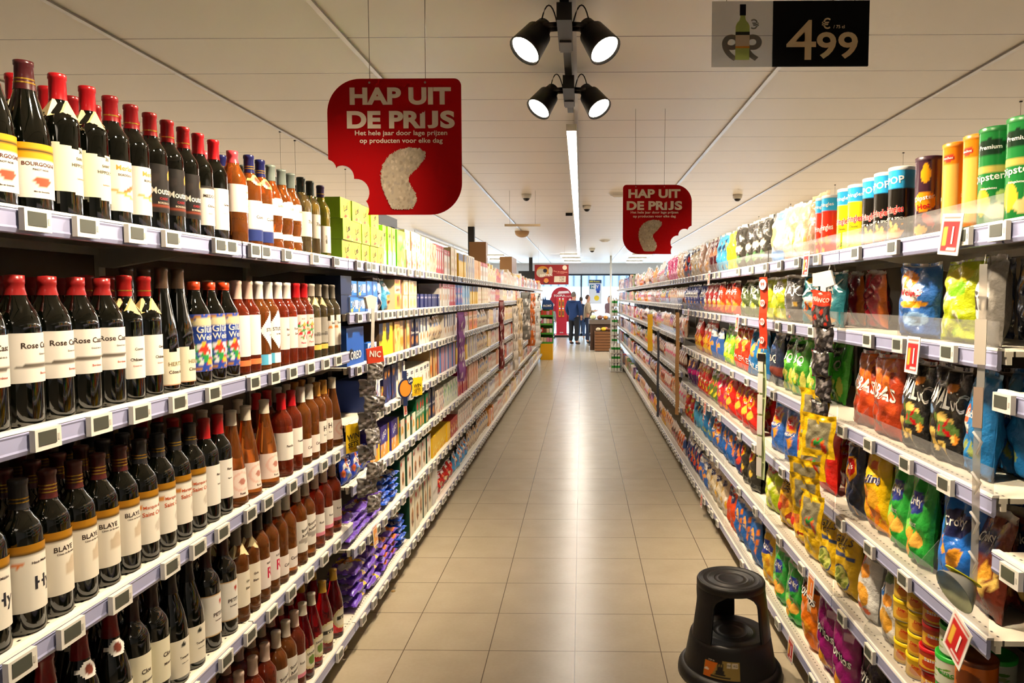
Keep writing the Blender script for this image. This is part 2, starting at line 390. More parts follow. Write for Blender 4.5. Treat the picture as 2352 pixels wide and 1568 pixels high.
for i, y in enumerate(YRB):
    nm = {0: 'cream shelving bay with the green wine bottles at the right frame edge', 1: 'cream shelving bay of near crisp bags between clear strip and yellow pouches',
          2: 'cream shelving bay of green and blue crisp bags behind the yellow hanging pouches', 3: 'cream shelving bay of crisp bags behind the red hanging strip',
          4: 'cream shelving bay with red and blue crisp bags above the step stool', 5: 'cream shelving bay of crisp bags just before the beige hanging strip'}.get(i)
    bay(1, y, LV_N if i == 0 else (LV_R if i < 6 else LV_R2), nm or 'cream shelving bay far along the right side, full of small snack packs', None if nm else 'far shelving bays on the right', riser=(1 <= i < 9), last=(i in (0, 17)))
# four more bays that only reach the top rail's end behind the drinks
# ================================================================== CEILING LAMPS
def strip_light(x, y0, y1, label, z=2.885):
    r = empty('strip_light', (x, y0, z)); tag(r, label, 'ceiling light')
    L = y1-y0
    MB().box(-.04, 0, .0, .04, L, .05).build('housing', WHT, r)
    m = MB(); n = max(1, int(L/1.0))
    for i in range(n): m.face([m.vert(p) for p in ((-.034, L*i/n, -.001), (-.034, L*(i+1)/n, -.001), (.034, L*(i+1)/n, -.001), (.034, L*i/n, -.001))])
    m.build('diffuser', GLOW, r)
    for yy in (.3, L/2, L-.3): MB().tube([(0, yy, .05), (0, yy, 3.0-z)], .004, 6).build('suspension_wire', WIRE, r)
    return r
strip_light(TRK, 5.50, 22.6, 'long white strip light down the middle of the ceiling')
strip_light(3.27, 9.9, 24, 'white strip light above the neighbouring aisle, beyond the crisp cans')
strip_light(-3.4, 14.5, 24, 'white strip light above the neighbouring aisle behind the wines')
tr = empty('lighting_track', (TRK, -.5, 2.93)); tag(tr, 'black lighting track along the ceiling carrying the spotlights', 'track')
MB().box(-.02, 0, -.012, .02, 5.6, .03).build('track_rail', BLK, tr)
for yy in (.6, 3.2, 5.4): MB().box(-.012, yy-.02, .03, .012, yy+.02, .07).build('track_clip', BLK, tr)
def twin_spot(y, label):
    r = empty('track_spotlight', (TRK, y, 2.915)); tag(r, label, 'spotlight')
    MB().box(-.033, -.20, -.075, .033, .20, .0).build('adapter_box', BLK, r)
    MB().box(-.028, .06, -.082, .028, .20, -.0755).build('adapter_cap', mat('grey_plastic', '#4a4746', rough=.4), r)
    for s in (-1, 1):
        MB().tube([(s*.03, -.03, -.03), (s*.10, -.03, -.035)], .011, 8).tube([(s*.03, .03, -.03), (s*.10, .03, -.035)], .011, 8).build('arm', BLK, r)
        m = MB(); m.lathe([(0, .085), (.036, .085), (.045, .045), (.045, .03), (.062, .025), (.078, -.095), (.079, -.1), (.072, -.1), (.066, -.06)], 24)
        h = m.build('lamp_head', BPL, r); h.location = (s*.135, 0, -.075); h.rotation_euler = (radians(-24), radians(-s*32), 0)
        l = MB(); l.lathe([(0, -.088), (.0715, -.088)], 24, smooth=False); l.build('lamp_lens', LENS, h)
        MB().tube([(s*(.036+.0*t)+s*.10*sin(t*pi*.5)*(.35+.4*t), 0, -.02+.085*sin(t*pi)) for t in [i/10 for i in range(11)]], .0035, 6).build('cable', BLK, r)
    return r
twin_spot(3.40, 'nearer black twin spotlight on the ceiling track')
twin_spot(4.43, 'farther black twin spotlight on the ceiling track, where the white strip begins')
for (px, py, ww, lbl) in [(1309, 586, .62, 'first of the three short lit panels beside the strip end'), (1312, 594, .62, 'second of the three short lit panels beside the strip end'), (1315, 601, .62, 'last of the three short lit panels beside the strip end'),
                          (1475, 586, .62, 'first of three short lit panels above the right shelves'), (1464, 594, .62, 'second of three short lit panels above the right shelves'), (1457, 601, .6, 'last of three short lit panels above the right shelves'),
                          (1131, 588, .75, 'nearer lit panel above the brown cartons'), (1150, 597, .75, 'farther lit panel above the brown cartons')]:
    c = at_z(px, py, 2.95); r = empty('ceiling_lamp', (c.x, c.y, 2.95)); tag(r, lbl, 'ceiling light')
    MB().box(-ww/2, -.16, .0, ww/2, .16, .048).build('housing', WHT, r); MB().box(-ww/2+.004, -.158, -.03, ww/2-.004, .158, -.0005).build('diffuser', GLOWC, r)
# dome, cameras, vents, sensors
c = at_z(1199, 531, 3.0); r = empty('ceiling_speaker', (c.x, c.y, 3.0)); tag(r, 'beige half-dome speaker hanging under the ceiling', 'speaker')
m = MB(); m.lathe([(.15*cos(a), -.02-.11*sin(a)) for a in [i*pi/2/8 for i in range(9)]], 24); m.lathe([(0, -.001), (.15, -.001), (.15, -.02)], 24); m.build('dome', mat('beige_plastic', '#b89468', rough=.5), r)
def dome_cam(px, py, label, s=1.0):
    c = at_z(px, py, 3.0); r = empty('dome_camera', (c.x, c.y, 3.0)); tag(r, label, 'camera')
    m = MB(); m.lathe([(0, -.001), (.065*s, -.001), (.06*s, -.05*s), (.045*s, -.055*s)], 20); m.build('mount', WHT, r)
    m = MB(); m.lathe([(.045*s*cos(a), -.05*s-.04*s*sin(a)) for a in [i*pi/2/6 for i in range(7)]], 16); m.build('lens_dome', BLK, r)
dome_cam(1209, 446, 'white dome camera on the ceiling above the hanging bar'); dome_cam(1348, 472, 'white dome camera just past the strip light')
dome_cam(1694, 447, 'white dome camera above the crisp bags'); dome_cam(1360, 570, 'small dome camera far along the ceiling', 1.3)
for px, py, lbl in [(1422, 444, 'round white ceiling vent beside the smaller red sign'), (1389, 551, 'round white ceiling vent far past the strip light')]:
    c = at_z(px, py, 3.0); r = empty('ceiling_vent', (c.x, c.y, 3.0)); tag(r, lbl, 'vent')
    MB().lathe([(.04, -.012), (.11, -.03), (.13, -.006), (.16, -.001)], 24).build('collar', WHT, r)
    MB().lathe([(0, -.055), (.07, -.05), (.09, -.03)], 20).build('disc', WHT, r)
m = MB().box(-.055, -.03, -.045, .055, .03, -.0)
c = at_z(1307, 489, 3.0); tag(m.build('exit_sensor', BLK, None, (c.x, c.y, 3.0)), 'small black sensor box beside the strip light', 'sensor')
def wire(p0, p1, parent=None, r_=.0016):
    return MB().tube([p0, p1], r_, 5).build('wire', WIRE, parent)
c = at_y(1200, 517, 9.35); r = empty('hanging_bar', (c.x, c.y, c.z)); tag(r, 'slim cream bar hanging on two wires below the ceiling', 'sign holder')
MB().box(-.23, -.006, -.015, .23, .006, .015).build('bar', mat('cream_bar', '#cdb590', rough=.5), r)
for s in (-.165, .165): wire((s, 0, .015), (s, 0, 3.0-c.z), r)
hk = 0
for px, py, drop, lbl in [(793, 388, .42, 'thin wire with a black clip hanging beside the bitten sign corner'), (643, 302, .5, 'thin hanging wire above the grey-capped bottles'), (677, 322, .5, 'thin hanging wire beside the black-capped bottles'),
                     (2345, 232, .12, 'short ceiling hook above the green cans'), (2075, 350, .12, 'short ceiling hook above the black cans'), (1918, 424, .12, 'short ceiling hook above the yellow cans'), (1816, 468, .12, 'short ceiling hook above the brown bags'), (1743, 497, .12, 'short ceiling hook above the dark bags')]:
    c = at_z(px, py, 3.0); r = empty('ceiling_hook', (c.x, c.y, 3.0)); tag(r, lbl, 'hook')
    MB().box(-.008, -.006, -.008, .008, .006, 0).build('hook_clip', BLK, r); wire((0, 0, 0), (0, 0, -drop), r)
# ================================================================== HANGING SIGNS
def arc(cx, cy, r, a0, a1, n=10): return [(cx+r*cos(radians(a0+(a1-a0)*i/n)), cy+r*sin(radians(a0+(a1-a0)*i/n))) for i in range(n+1)]
def sign_outline(flip):
    # unit square -.5...5 : big rounded top-left and bottom-right corners, small top-right, three bites out of bottom-left
    pts = arc(.5-.05, .5-.05, .05, 0, 90, 6)+arc(-.5+.25, .5-.25, .25, 90, 180, 14)
    pts += [(-.5, -.09)]+arc(-.515, -.165, .075, 70, 10, 5)+arc(-.40, -.225, .092, 115, -5, 9)+arc(-.298, -.335, .103, 92, -35, 9)+arc(-.30, -.46, .10, 40, -24, 6)
    pts += [(-.205, -.5)]+arc(.5-.24, -.5+.24, .24, -90, 0, 14)
    if flip: pts = [(-x, y) for x, y in pts][::-1]
    return pts
SIGNR = '#98060a'
def price_sign(px, py, Y, flip, label, S=.5):
    c = at_y(px, py, Y); r = empty('hanging_sign', (c.x, c.y, c.z)); tag(r, label, 'sign', None)
    m = MB().color(SIGNR); m.prism([(x*S, z*S) for x, z in sign_outline(flip)], -.004, .004); pl = m.build('sign_board', MATTE, r)
    t = MB(); P = lambda u, v, o: ((u-.5)*S, -.0045-o, (v-.5)*S)
    RESU[0] = 7; sh_ = -.092 if flip else 0
    for (s_, cx, cy, hh, mw) in (('HAP UIT', .048, .372, .128, .755), ('DE PRI', -.061, .20, .128, .585), ('J', .288, .20, .128, .08), ('S', .398, .20, .130, .108)):
        ink_text(t, P, s_, .5+cx+sh_, .5+cy, hh, '#ece0cc', 0, mw, S, S, .0006, .045, True)
    t.build('slogan_lettering', MATTE, r)
    t = MB()
    for (s_, cy, mw) in (('Het hele jaar door lage prijzen', .098, .69), ('op producten voor elke dag', .042, .62)):
        ink_text(t, P, s_, .5+(.05 if not flip else -.042), .5+cy, .046, '#ece0cc', 0, mw, S, S, .0006, .016, True)
    t.build('small_lettering', MATTE, r)
    rx = .175-(0.09 if flip else 0); n = MB().color(SIGNR)      # nibbles out of the R
    for dx, dz, rr in ((0, .262, .014), (.024, .256, .014), (.045, .262, .010)):
        n.face([n.vert(((rx+dx+rr*cos(a))*S, -.0068, (dz+rr*sin(a))*S)) for a in [i*pi/6 for i in range(12)]])
    n.build('bite_mark', MATTE, r)
    # a plain curved furry pebble takes the place of the advert's creature
    ox = 0 if not flip else -.165
    ol = [(-.03, -.455), (.05, -.462), (.13, -.455), (.16, -.40), (.155, -.34), (.12, -.29), (.10, -.245), (.12, -.20), (.175, -.15), (.225, -.09), (.235, -.04), (.19, -.012), (.11, -.003), (.03, -.02), (-.04, -.06), (-.09, -.13), (-.108, -.21), (-.10, -.29), (-.075, -.36), (-.05, -.41)]
    def inside(x, y):
        c_ = False; n_ = len(ol)
        for i_ in range(n_):
            (xa, ya_), (xb, yb_) = ol[i_], ol[i_-1]
            if (ya_ > y) != (yb_ > y) and x < (xb-xa)*(y-ya_)/(yb_-ya_)+xa: c_ = not c_
        return c_
    rnd = random.Random(4); fm = MB(); bx0, bx1, by0, by1 = -.125, .25, -.475, .01
    Pf = lambda u, v, o: ((bx0+u*(bx1-bx0)+ox)*S, -.0056, (by0+v*(by1-by0))*S)
    patch(fm, Pf, 64, 84, '#b0a490', [('n', 4, 300, .03, ['#a89c88', '#b9ad99', '#9c917f', '#c4b8a4', '#a39a8c'], 0, 0, 1, 1)], [], 1, 1, lambda u, v: inside(bx0+u*(bx1-bx0)+rnd.uniform(-.004, .004), by0+v*(by1-by0)+rnd.uniform(-.004, .004)))
    fm.build('furry_pebble', MATTE, r)
    for wx in (-.18, .235):
        if flip: wx = -wx-.08
        wire((wx*S, 0, .47*S), (wx*S*1.02, 0, 3.0-c.z), r); MB().lathe([(0, 0), (.004, 0), (.004, .002), (0, .002)], 8).build('eyelet', WIRE, r, (wx*S, -.006, .47*S), (pi/2, 0, 0))
    return r
price_sign(907, 338, 2.73, False, 'larger red hanging sign with a bitten lower corner, above the biscuit shelves')
price_sign(1509.5, 504, 5.32, True, 'smaller red hanging sign bitten at its right side, above the crisp aisle')
# wine price sign
Yp = 2.60; c = at_y(1815, 78, Yp); r = empty('wine_price_sign', (c.x, c.y, c.z), 0); tag(r, 'hanging clear and black price panel with a bottle picture, top right', 'sign')
e1, e2, e3 = at_y(1635, 78, Yp).x-c.x, at_y(1775, 78, Yp).x-c.x, at_y(1995, 78, Yp).x-c.x; hz = (at_y(1815, 4, Yp).z-at_y(1815, 154, Yp).z)/2
MB().box(e1, -.003, -hz, e2, .003, hz).build('clear_panel', clear_mat('frosted_panel', '#cfd0d0', .10, .5), r)
MB().color('#0a0a0b').box(e2, -.004, -hz, e3, .004, hz).build('black_panel', MATTE, r)
t = MB(); W_ = e3-e2; P = lambda u, v, o: (e2+u*W_, -.0045-o, -hz+v*2*hz)
TC = '#cdb792'; RESU[0] = 4
ink_text(t, P, '4', .295, .40, .61, TC, 0, .31, W_, 2*hz, .0006, .004, True); ink_text(t, P, '99', .67, .315, .41, TC, 0, .43, W_, 2*hz, .0006, .02, True)
ink_text(t, P, '€', .55, .65, .17, TC, 0, .2, W_, 2*hz, .0006, .012); ink_text(t, P, '/ 75 cl', .685, .60, .05, TC, 0, .2, W_, 2*hz, .0006, .01); t.build('price_numerals', MATTE, r)
t = MB(); W2 = e2-e1; P2 = lambda u, v, o: (e1+(1-u)*W2, .0035+o, -hz+v*2*hz)
ink_text(t, P2, '99', .62-.3+.18, .30, .41, '#c0ab88', 0, .66, W2, 2*hz, .0004, .02, True); ink_text(t, P2, '€', .29, .66, .16, '#c0ab88', 0, .2, W2, 2*hz, .0004, .012)
t.build('reverse_numerals', MATTE, r)
t = MB(); bx = e1+W2*.5; zz = lambda v: -hz+v*2*hz
def flatbottle(m, cx, z0, z1, hw, y):
    prof = [(1, 0), (1, .62), (.85, .68), (.45, .74), (.36, .80), (.36, 1)]
    pts = [(cx+hw*a, z0+(z1-z0)*b_) for a, b_ in prof]; pts += [(cx-hw*a, z0+(z1-z0)*b_) for a, b_ in prof[::-1]]
    m.face([m.vert((x, y, z)) for x, z in pts])
t.color('#8d9a55'); flatbottle(t, bx, zz(.10), zz(.92), W2*.115, -.0042)
q = lambda x0, x1, v0, v1, col, y: (t.color(col), t.face([t.vert(p) for p in ((bx+x0*W2, y, zz(v0)), (bx+x1*W2, y, zz(v0)), (bx+x1*W2, y, zz(v1)), (bx+x0*W2, y, zz(v1)))]))
q(-.05, .05, .78, .95, '#14151c', -.0046); q(-.115, .115, .30, .49, '#b9a791', -.0046); q(-.115, .115, .28, .31, '#b5732a', -.0049); q(-.115, .115, .48, .53, '#22221f', -.0049)
t.build('bottle_picture', MATTE, r)
for wx in (e1+.05, e3-.05): wire((wx, 0, hz), (wx, 0, 3.0-c.z), r)
RESU[0] = 3
# far bakery sign
c = at_y(1267, 630.5, 19.4); r = empty('hanging_banner', (c.x, c.y, c.z)); tag(r, 'dark red bakery banner hanging at the far end of the aisle', 'sign')
W_, H_ = .91, .53; m = MB().color('#8e1a1c').box(-W_/2, -.006, -H_/2, W_/2, .006, H_/2); m.build('banner_board', PRINT, r)
t = MB(); P = lambda u, v, o: ((u-.5)*W_, -.0065-o, (v-.5)*H_)
def dsc(m, cu, cv, ru, rv, col, o):
    m.color(col); m.face([m.vert(P(cu+ru*cos(a), cv+rv*sin(a), o)) for a in [i*pi/10 for i in range(20)]][::-1])
dsc(t, .24, .66, .18, .27, '#c8862f', .001); dsc(t, .2, .58, .15, .22, '#b7ab96', .0014); dsc(t, .31, .70, .06, .10, '#241a30', .0018); dsc(t, .47, .7, .06, .2, '#c9b8a4', .0018)
dsc(t, .34, .2, .07, .12, '#d98e48', .002); dsc(t, .34, .1, .08, .06, '#2a2033', .0018); dsc(t, .885, .85, .065, .12, '#e6d5bb', .002)
t.color('#d8ccb6'); t.face([t.vert(P(u, v, .0018)) for u, v in ((.57, .12), (.91, .12), (.92, .42), (.58, .42))])
t.build('banner_picture', PRINT, r)
t = MB(); ink_text(t, P, 'BERTIEN', .34, .47, .12, '#efe6d6', .05, .5, W_, H_, .0026, .03); ink_text(t, P, 'Pour les amateurs', .76, .65, .07, '#f0a390', -.08, .4, W_, H_, .002, .02); ink_text(t, P, 'et le croquant', .76, .57, .06, '#f0a390', -.06, .3, W_, H_, .002, .01)
ink_text(t, P, '2,50', .80, .34, .12, '#6a3a22', 0, .2, W_, H_, .0026, .02); ink_text(t, P, '1,50', .80, .2, .12, '#6a3a22', 0, .2, W_, H_, .0026, .02); t.build('banner_lettering', PRINT, r)
for s in (-.35, .35): wire((s, 0, H_/2), (s, 0, 3.0-c.z), r)
# black gantry behind it
c = at_y(1214, 625, 25.4); r = empty('black_gantry', (c.x, c.y, 3.0)); tag(r, 'black hanging beam beside the dark red banner', 'sign holder')
MB().box(-.35, -.05, -.75, .25, .05, -.47).build('beam', BLK, r); MB().box(.02, -.05, -.47, .14, .05, 0).build('hanger', BLK, r)
# ================================================================== WINE BOTTLES
BORD = [(0, .004), (.022, .001), (.033, 0), (.0365, .004), (.0375, .012), (.0375, .188), (.0365, .200), (.032, .213), (.024, .225), (.0175, .236), (.0155, .248), (.0148, .286), (.0162, .288), (.0162, .296), (.0145, .299), (0, .2995)]
BURG = [(0, .004), (.024, .001), (.036, 0), (.0395, .004), (.0405, .012), (.0405, .135), (.0385, .158), (.033, .185), (.026, .21), (.0195, .235), (.016, .26), (.0148, .286), (.0162, .288), (.0162, .296), (0, .2975)]
FLUT = [(0, .004), (.022, .001), (.034, 0), (.0365, .005), (.037, .012), (.037, .12), (.035, .15), (.030, .185), (.024, .22), (.0185, .255), (.0155, .285), (.0148, .312), (.016, .314), (.016, .323), (0, .325)]
BELL = [(0, .006), (.03, .001), (.041, 0), (.0445, .005), (.0445, .02), (.041, .05), (.0385, .09), (.036, .13), (.031, .165), (.024, .20), (.0175, .235), (.0152, .262), (.0148, .286), (.0162, .288), (.0162, .296), (0, .2985)]
WAVY = [(0, .004), (.03, .001), (.0375, .004), (.0385, .012), (.0385, .04), (.035, .055), (.0345, .07), (.0375, .09), (.0385, .13), (.0375, .175), (.033, .198), (.025, .215), (.017, .235), (.015, .26), (.0148, .286), (.0162, .288), (.0162, .296), (0, .2985)]
LITR = [(0, .004), (.026, .001), (.039, .003), (.0415, .012), (.0415, .19), (.039, .208), (.031, .225), (.021, .245), (.0165, .262), (.0155, .272), (.0165, .274), (.0165, .29), (0, .291)]
FORMS = {'bord': BORD, 'burg': BURG, 'flut': FLUT, 'bell': BELL, 'wavy': WAVY, 'litr': LITR}
def rad_at(prof, z):
    for (r0, z0), (r1, z1) in zip(prof[2:], prof[3:]):
        if z0 <= z <= z1 and z1 > z0: return r0+(r1-r0)*(z-z0)/(z1-z0)
    return prof[4][0]
CAPM = {}
def capm(c, shiny=True):
    return mat('capsule_'+c.strip('#'), c, rough=.28 if shiny else .5, coat=.3 if shiny else 0)
_lab = {}
def bottle(form, glass, cap, capz, lab, neck=None, band=None, lab2=None):
    """lab = (z0, z1, arc degrees, base colour, shapes, texts, mask)"""
    prof = FORMS[form]; capz = max(capz, {'litr': .252, 'burg': .24, 'flut': .27}.get(form, .241)); m = MB(); m.lathe(prof, 22); root = m.build('wine_bottle', glass)
    top = prof[-1][1]; m = MB(); pr = [(rad_at(prof, capz)+.0007, capz)]
    pr += [(r+.0008, z) for r, z in prof if z > capz+.002 and r > 0]; pr += [(0, top+.001)]
    m.lathe(pr, 18); c = m.build('capsule', capm(cap), root)
    if band:
        for i in range(band[1]):
            z = capz+.012+.007*i; r0 = rad_at(prof, z)+.0012; MB().lathe([(r0, z), (r0, z+.0028)], 18).build('gold_band', mat('gold_foil', band[0], rough=.25, metal=.7), c)
    for L, nm in ((lab, 'label'), (lab2, 'lower_label')):
        if not L: continue
        z0, z1, ar, base, shp, txt = L[:6]; msk = L[6] if len(L) > 6 else None; A = radians(ar)
        P = lambda u, v, o, z0=z0, z1=z1, A=A: ((rad_at(prof, z0+(z1-z0)*v)+.0006+o)*cos(-pi/2+(u-.5)*A), (rad_at(prof, z0+(z1-z0)*v)+.0006+o)*sin(-pi/2+(u-.5)*A), z0+(z1-z0)*v)
        m = MB(); m.smooth = True; w_ = rad_at(prof, (z0+z1)/2)*A
        txt = [(t_[0], t_[1]+(.03 if len(t_) < 6 else 0), t_[2], t_[3], t_[4], t_[5] if len(t_) > 5 else 0, .60 if len(t_) < 7 else t_[6]) for t_ in [tuple(q_) if len(q_) != 5 else q_ for q_ in txt]]
        patch(m, P, 30, 22 if msk or shp else 5, base, shp, txt, w_, z1-z0, msk, .0004); m.build(nm, PRINT, root)
    if neck:
        kind, c = neck[0], neck[1]; m = MB().color(c)
        if kind == 'collar':   # folded paper collar
            n = 4; r0, r1 = .017, .034; zt, zb = .245, .205
            a = [m.vert((r0*1.1*cos(pi/4+i*pi/2-.4), r0*1.1*sin(pi/4+i*pi/2-.4), zt)) for i in range(4)]
            for i in range(4):
                j = (i+1) % 4; b0, b1 = (r1*1.15*cos(pi/4+i*pi/2-.4), r1*1.15*sin(pi/4+i*pi/2-.4)), (r1*1.15*cos(pi/4+j*pi/2-.4), r1*1.15*sin(pi/4+j*pi/2-.4))
                v0, v1 = m.vert((*b0, zb)), m.vert((*b1, zb)); mid = m.vert(((b0[0]+b1[0])/2*1.12, (b0[1]+b1[1])/2*1.12, zb+.012))
                m.face((a[i], v0, mid, v1, a[j]))
            m.build('paper_collar', PRINT, root)
        elif kind == 'disc':
            for i in range(1):
                P = lambda u, v, o: ((rad_at(prof, .20+.035*v)+.0016)*cos(-pi/2+(u-.5)*2.3), (rad_at(prof, .20+.035*v)+.0016)*sin(-pi/2+(u-.5)*2.3), .20+.035*v)
                patch(m, P, 16, 8, c, [('e', .5, .5, .14, .28, '#7a3b2c')], (), 1, 1, lambda u, v: ((u-.5)/.33)**2+((v-.5)/.5)**2 < 1 or abs(v-.5) < .16)
            m.build('neck_label', PRINT, root)
    return root
T = '#3a2d26'
cream, white_, ochre = '#e9e2c4', '#efece2', '#c08a22'
swirl = [('e', .75, .45, .3, .05, '#c77a3c', .4), ('e', .75, .42, .28, .02, '#efece2', .4), ('e', .55, .34, .28, .035, '#d9a14e', -.3), ('e', .5, .3, .22, .015, '#efece2', -.3), ('e', .7, .5, .2, .02, '#b75a36', .5)]
gold_top = [('r', 0, .86, 1, 1, '#a87414'), ('r', 0, .84, 1, .865, '#4a3512')]
castle = [('t', .45, .42, .85, .42, .65, .6, '#c9b9a0'), ('r', .5, .30, .8, .42, '#cdbda5')]
splash = [('e', .5, .5, .5, .5, '#c88a2a'), ('e', .5, .5, .44, .46, '#2346a8'), ('n', 5, 46, .06, ['#2e9b4a', '#e03a2a', '#f2f2f2', '#e8c33a', '#f7f7ff'], .2, .1, .8, .45), ('e', .5, .86, .34, .06, '#efe2b0')]
B = {}
def defb(k, desc, **a): B[k] = dict(desc=desc, root=None, a=a, used=False)
defb('bourg', 'dark red wine with brown capsule and yellow-banded white label', form='burg', glass=DARKG, cap='#43161a', capz=.232, band=('#c8a040', 2), lab=(.03, .135, 190, white_, [('r', 0, .72, 1, 1, '#dca51c'), ('r', 0, .86, 1, .89, '#241a12'), ('r', 0, .70, 1, .72, '#241a12'), ('e', .55, .3, .12, .09, '#a8573c')], [('BOURGOGNE', .5, .62, .07, '#5a2a22'), ('PINOT NOIR', .5, .52, .035, T), ('Mis en bouteille', .5, .12, .03, T)]))
defb('hippo', 'dark red wine with red capsule, cream collar and wavy cream label', form='bord', glass=DARKG, cap='#a9121a', capz=.245, neck=('collar', '#e3cf97'), lab=(.045, .16, 190, '#e9e5c6', [], [('36', .62, .84, .07, T), ('SAINT', .6, .7, .05, T), ('HIPPOLYTE', .62, .58, .06, T), ('Languedoc', .6, .34, .04, '#b8583c')], lambda u, v: .06+.05*sin(6*u) < v < .93+.05*sin(7*u+1)))
defb('medoc', 'dark red wine with red capsule and orange swirls on its white label', form='bord', glass=DARKG, cap='#8e1018', capz=.235, band=('#d08a28', 1), lab=(.035, .15, 180, white_, swirl, [('Merlor', .55, .86, .10, '#d09a3a'), ('BORDEAUX', .55, .72, .045, T)]))
defb('mout', 'dark red wine with red capsule and black label lettered in white', form='bord', glass=DARKG, cap='#8c0f14', capz=.24, band=('#b8862f', 1), lab=(.05, .17, 190, '#1b1716', [('e', .75, .78, .06, .1, '#c49a3a'), ('r', .0, .1, 1, .15, '#8a3a1e'), ('e', .3, .72, .2, .1, '#2d2422')], [('Mouton', .56, .45, .14, '#e8e3d5', 0, .48), ('CADET', .55, .29, .05, '#b01c28'), ('BORDEAUX', .55, .2, .04, '#cfc7b2')]))
defb('crest', 'dark red wine with red capsule and white label under a gold crest', form='bord', glass=DARKG, cap='#a3131c', capz=.238, lab=(.04, .15, 180, white_, [('r', 0, .95, 1, 1, '#2a2420'), ('e', .8, .96, .08, .08, '#c98f2a')], [('MEDOC', .5, .75, .08, T), ('Château', .55, .5, .06, T), ('Appellation', .5, .3, .03, T)]))
defb('plain', 'dark red wine with bright red capsule and plain white label', form='bord', glass=DARKG, cap='#b8141c', capz=.235, lab=(.035, .155, 180, '#f2efe6', [], [('Graves', .6, .62, .06, T), ('vin rouge', .55, .4, .035, T)]))
defb('rpink', 'rosé wine with pink capsule and broad white label', form='litr', glass=ROSE, cap='#c8434e', capz=.225, lab=(.10, .185, 200, '#f2e3da', [], [('Château', .6, .75, .07, '#b86a4a'), ('Cotes', .6, .52, .08, '#b86a4a'), ('ROSE', .6, .25, .05, T)]))
defb('rnavy', 'rosé wine with navy capsule and navy base to its white label', form='bord', glass=ROSE, cap='#191d52', capz=.24, band=('#d0a23a', 2), neck=('disc', '#e3c46a'), lab=(.02, .15, 190, white_, [('r', 0, 0, 1, .28, '#20306e'), ('e', .8, .8, .05, .07, ochre)], [('Cuvée', .5, .6, .08, T)]))
defb('rgrey', 'wavy rosé bottle with grey capsule and two white labels', form='wavy', glass=ROSE, cap='#6f7a74', capz=.235, lab=(.12, .18, 200, '#efece2', [], [('Listel', .55, .6, .18, '#9a7a5a')], lambda u, v: v < .75+.25*sin(pi*u)), lab2=(.04, .062, 180, '#efece2', [], []))
defb('blackcap', 'golden wine with black printed capsule and white label', form='bord', glass=PALE, cap='#15231c', capz=.225, lab=(.07, .165, 170, '#f2eedd', [], [('7ine', .5, .6, .14, T)]))
defb('torren', 'golden wine with violet capsule and label printed TORREN', form='bord', glass=WHITEW, cap='#231338', capz=.25, band=('#efe9dc', 1), lab=(.02, .13, 200, '#f3efe2', [], [('TORREN', .72, .5, .14, T, pi/2), ('MERLOT', .35, .5, .06, T, pi/2)]))
defb('rosec', 'dark red wine with dark red capsule and wide white label', form='litr', glass=DARKG, cap='#8e1a1a', capz=.232, lab=(.085, .18, 190, '#e6e2da', [('e', .6, .36, .28, .045, '#5d574e'), ('e', .45, .32, .22, .03, '#6d665c')], [('Rose Cast', .5, .75, .12, T), ('Grand vin de', .6, .57, .04, T), ('Bordeaux', .6, .18, .05, '#b85a4a')]))
defb('collar', 'dark red wine with red capsule, kraft collar and white label', form='bord', glass=DARKG, cap='#a41a1a', capz=.25, band=('#d8c070', 1), neck=('collar', '#d8b878'), lab=(.055, .155, 190, '#eeeae0', [], [('Comte', .55, .7, .06, T), ('Château', .5, .45, .07, T), ('Grand vin', .5, .3, .04, '#b85a4a')]))
defb('hertz', 'tall sloping dark bottle with brown capsule and cream label', form='flut', glass=DARKG, cap='#4c3a2c', capz=.27, lab=(.02, .115, 170, '#f2ead0', [('r', 0, 0, 1, .03, '#b5651e')], [('HERTZ', .55, .58, .11, '#8a7a52'), ('Côtes du', .55, .36, .09, T)], lambda u, v: v < .9 or not .4 < u < .6))
defb('gluh', 'dark spiced-wine bottle with orange screw cap and bright festive label', form='litr', glass=DARKG, cap='#d2441c', capz=.268, lab=(.04, .20, 180, '#2346a8', splash, [('Glüh', .5, .74, .13, '#f5efe0'), ('Wein', .5, .6, .11, '#f5efe0')], lambda u, v: ((u-.5)/.5)**2+((v-.5)/.54)**8 < 1.05))
defb('rwhite', 'red-orange rosé with pale pink cap and tall white label', form='bord', glass=ROSE2, cap='#e8c8b8', capz=.235, lab=(.06, .19, 150, '#f7f4ee', [('r', .1, .2, .9, .3, '#f7f4ee')], []), lab2=(.03, .048, 150, '#e8834e', [], []))
defb('rdia', 'orange rosé with white screw cap and pointed white label', form='bord', glass=ROSE, cap='#e6e4e0', capz=.235, lab=(.07, .20, 190, '#f6f2ec', [], [('STUDIO', .6, .52, .09, T), ('by Miraval', .62, .38, .06, T)], lambda u, v: abs(u-.6)/.4+abs(v-.5)/.5 < 1), lab2=(.02, .055, 120, '#f2f2f2', [('r', 0, 0, .4, 1, '#5bb6de')], []))
defb('rrosy', 'rosé wine with white cap and pale pink label', form='bord', glass=ROSE2, cap='#efe6e0', capz=.235, lab=(.06, .175, 180, '#f3d6d0', [], [('Rosé', .6, .62, .07, T), ('Gris', .6, .46, .07, T)]))
defb('rflor', 'pink wine with red and white cap and floral pink label', form='bord', glass=ROSE2, cap='#c4161e', capz=.245, lab=(.055, .18, 190, '#f3d0c8', [('n', 3, 26, .05, ['#3d8a4a', '#c8283a', '#e8a03a'], .3, .3, .7, .75)], [('ROSÉ', .5, .88, .05, T), ('Pastel', .5, .15, .06, '#b03a4a')]))
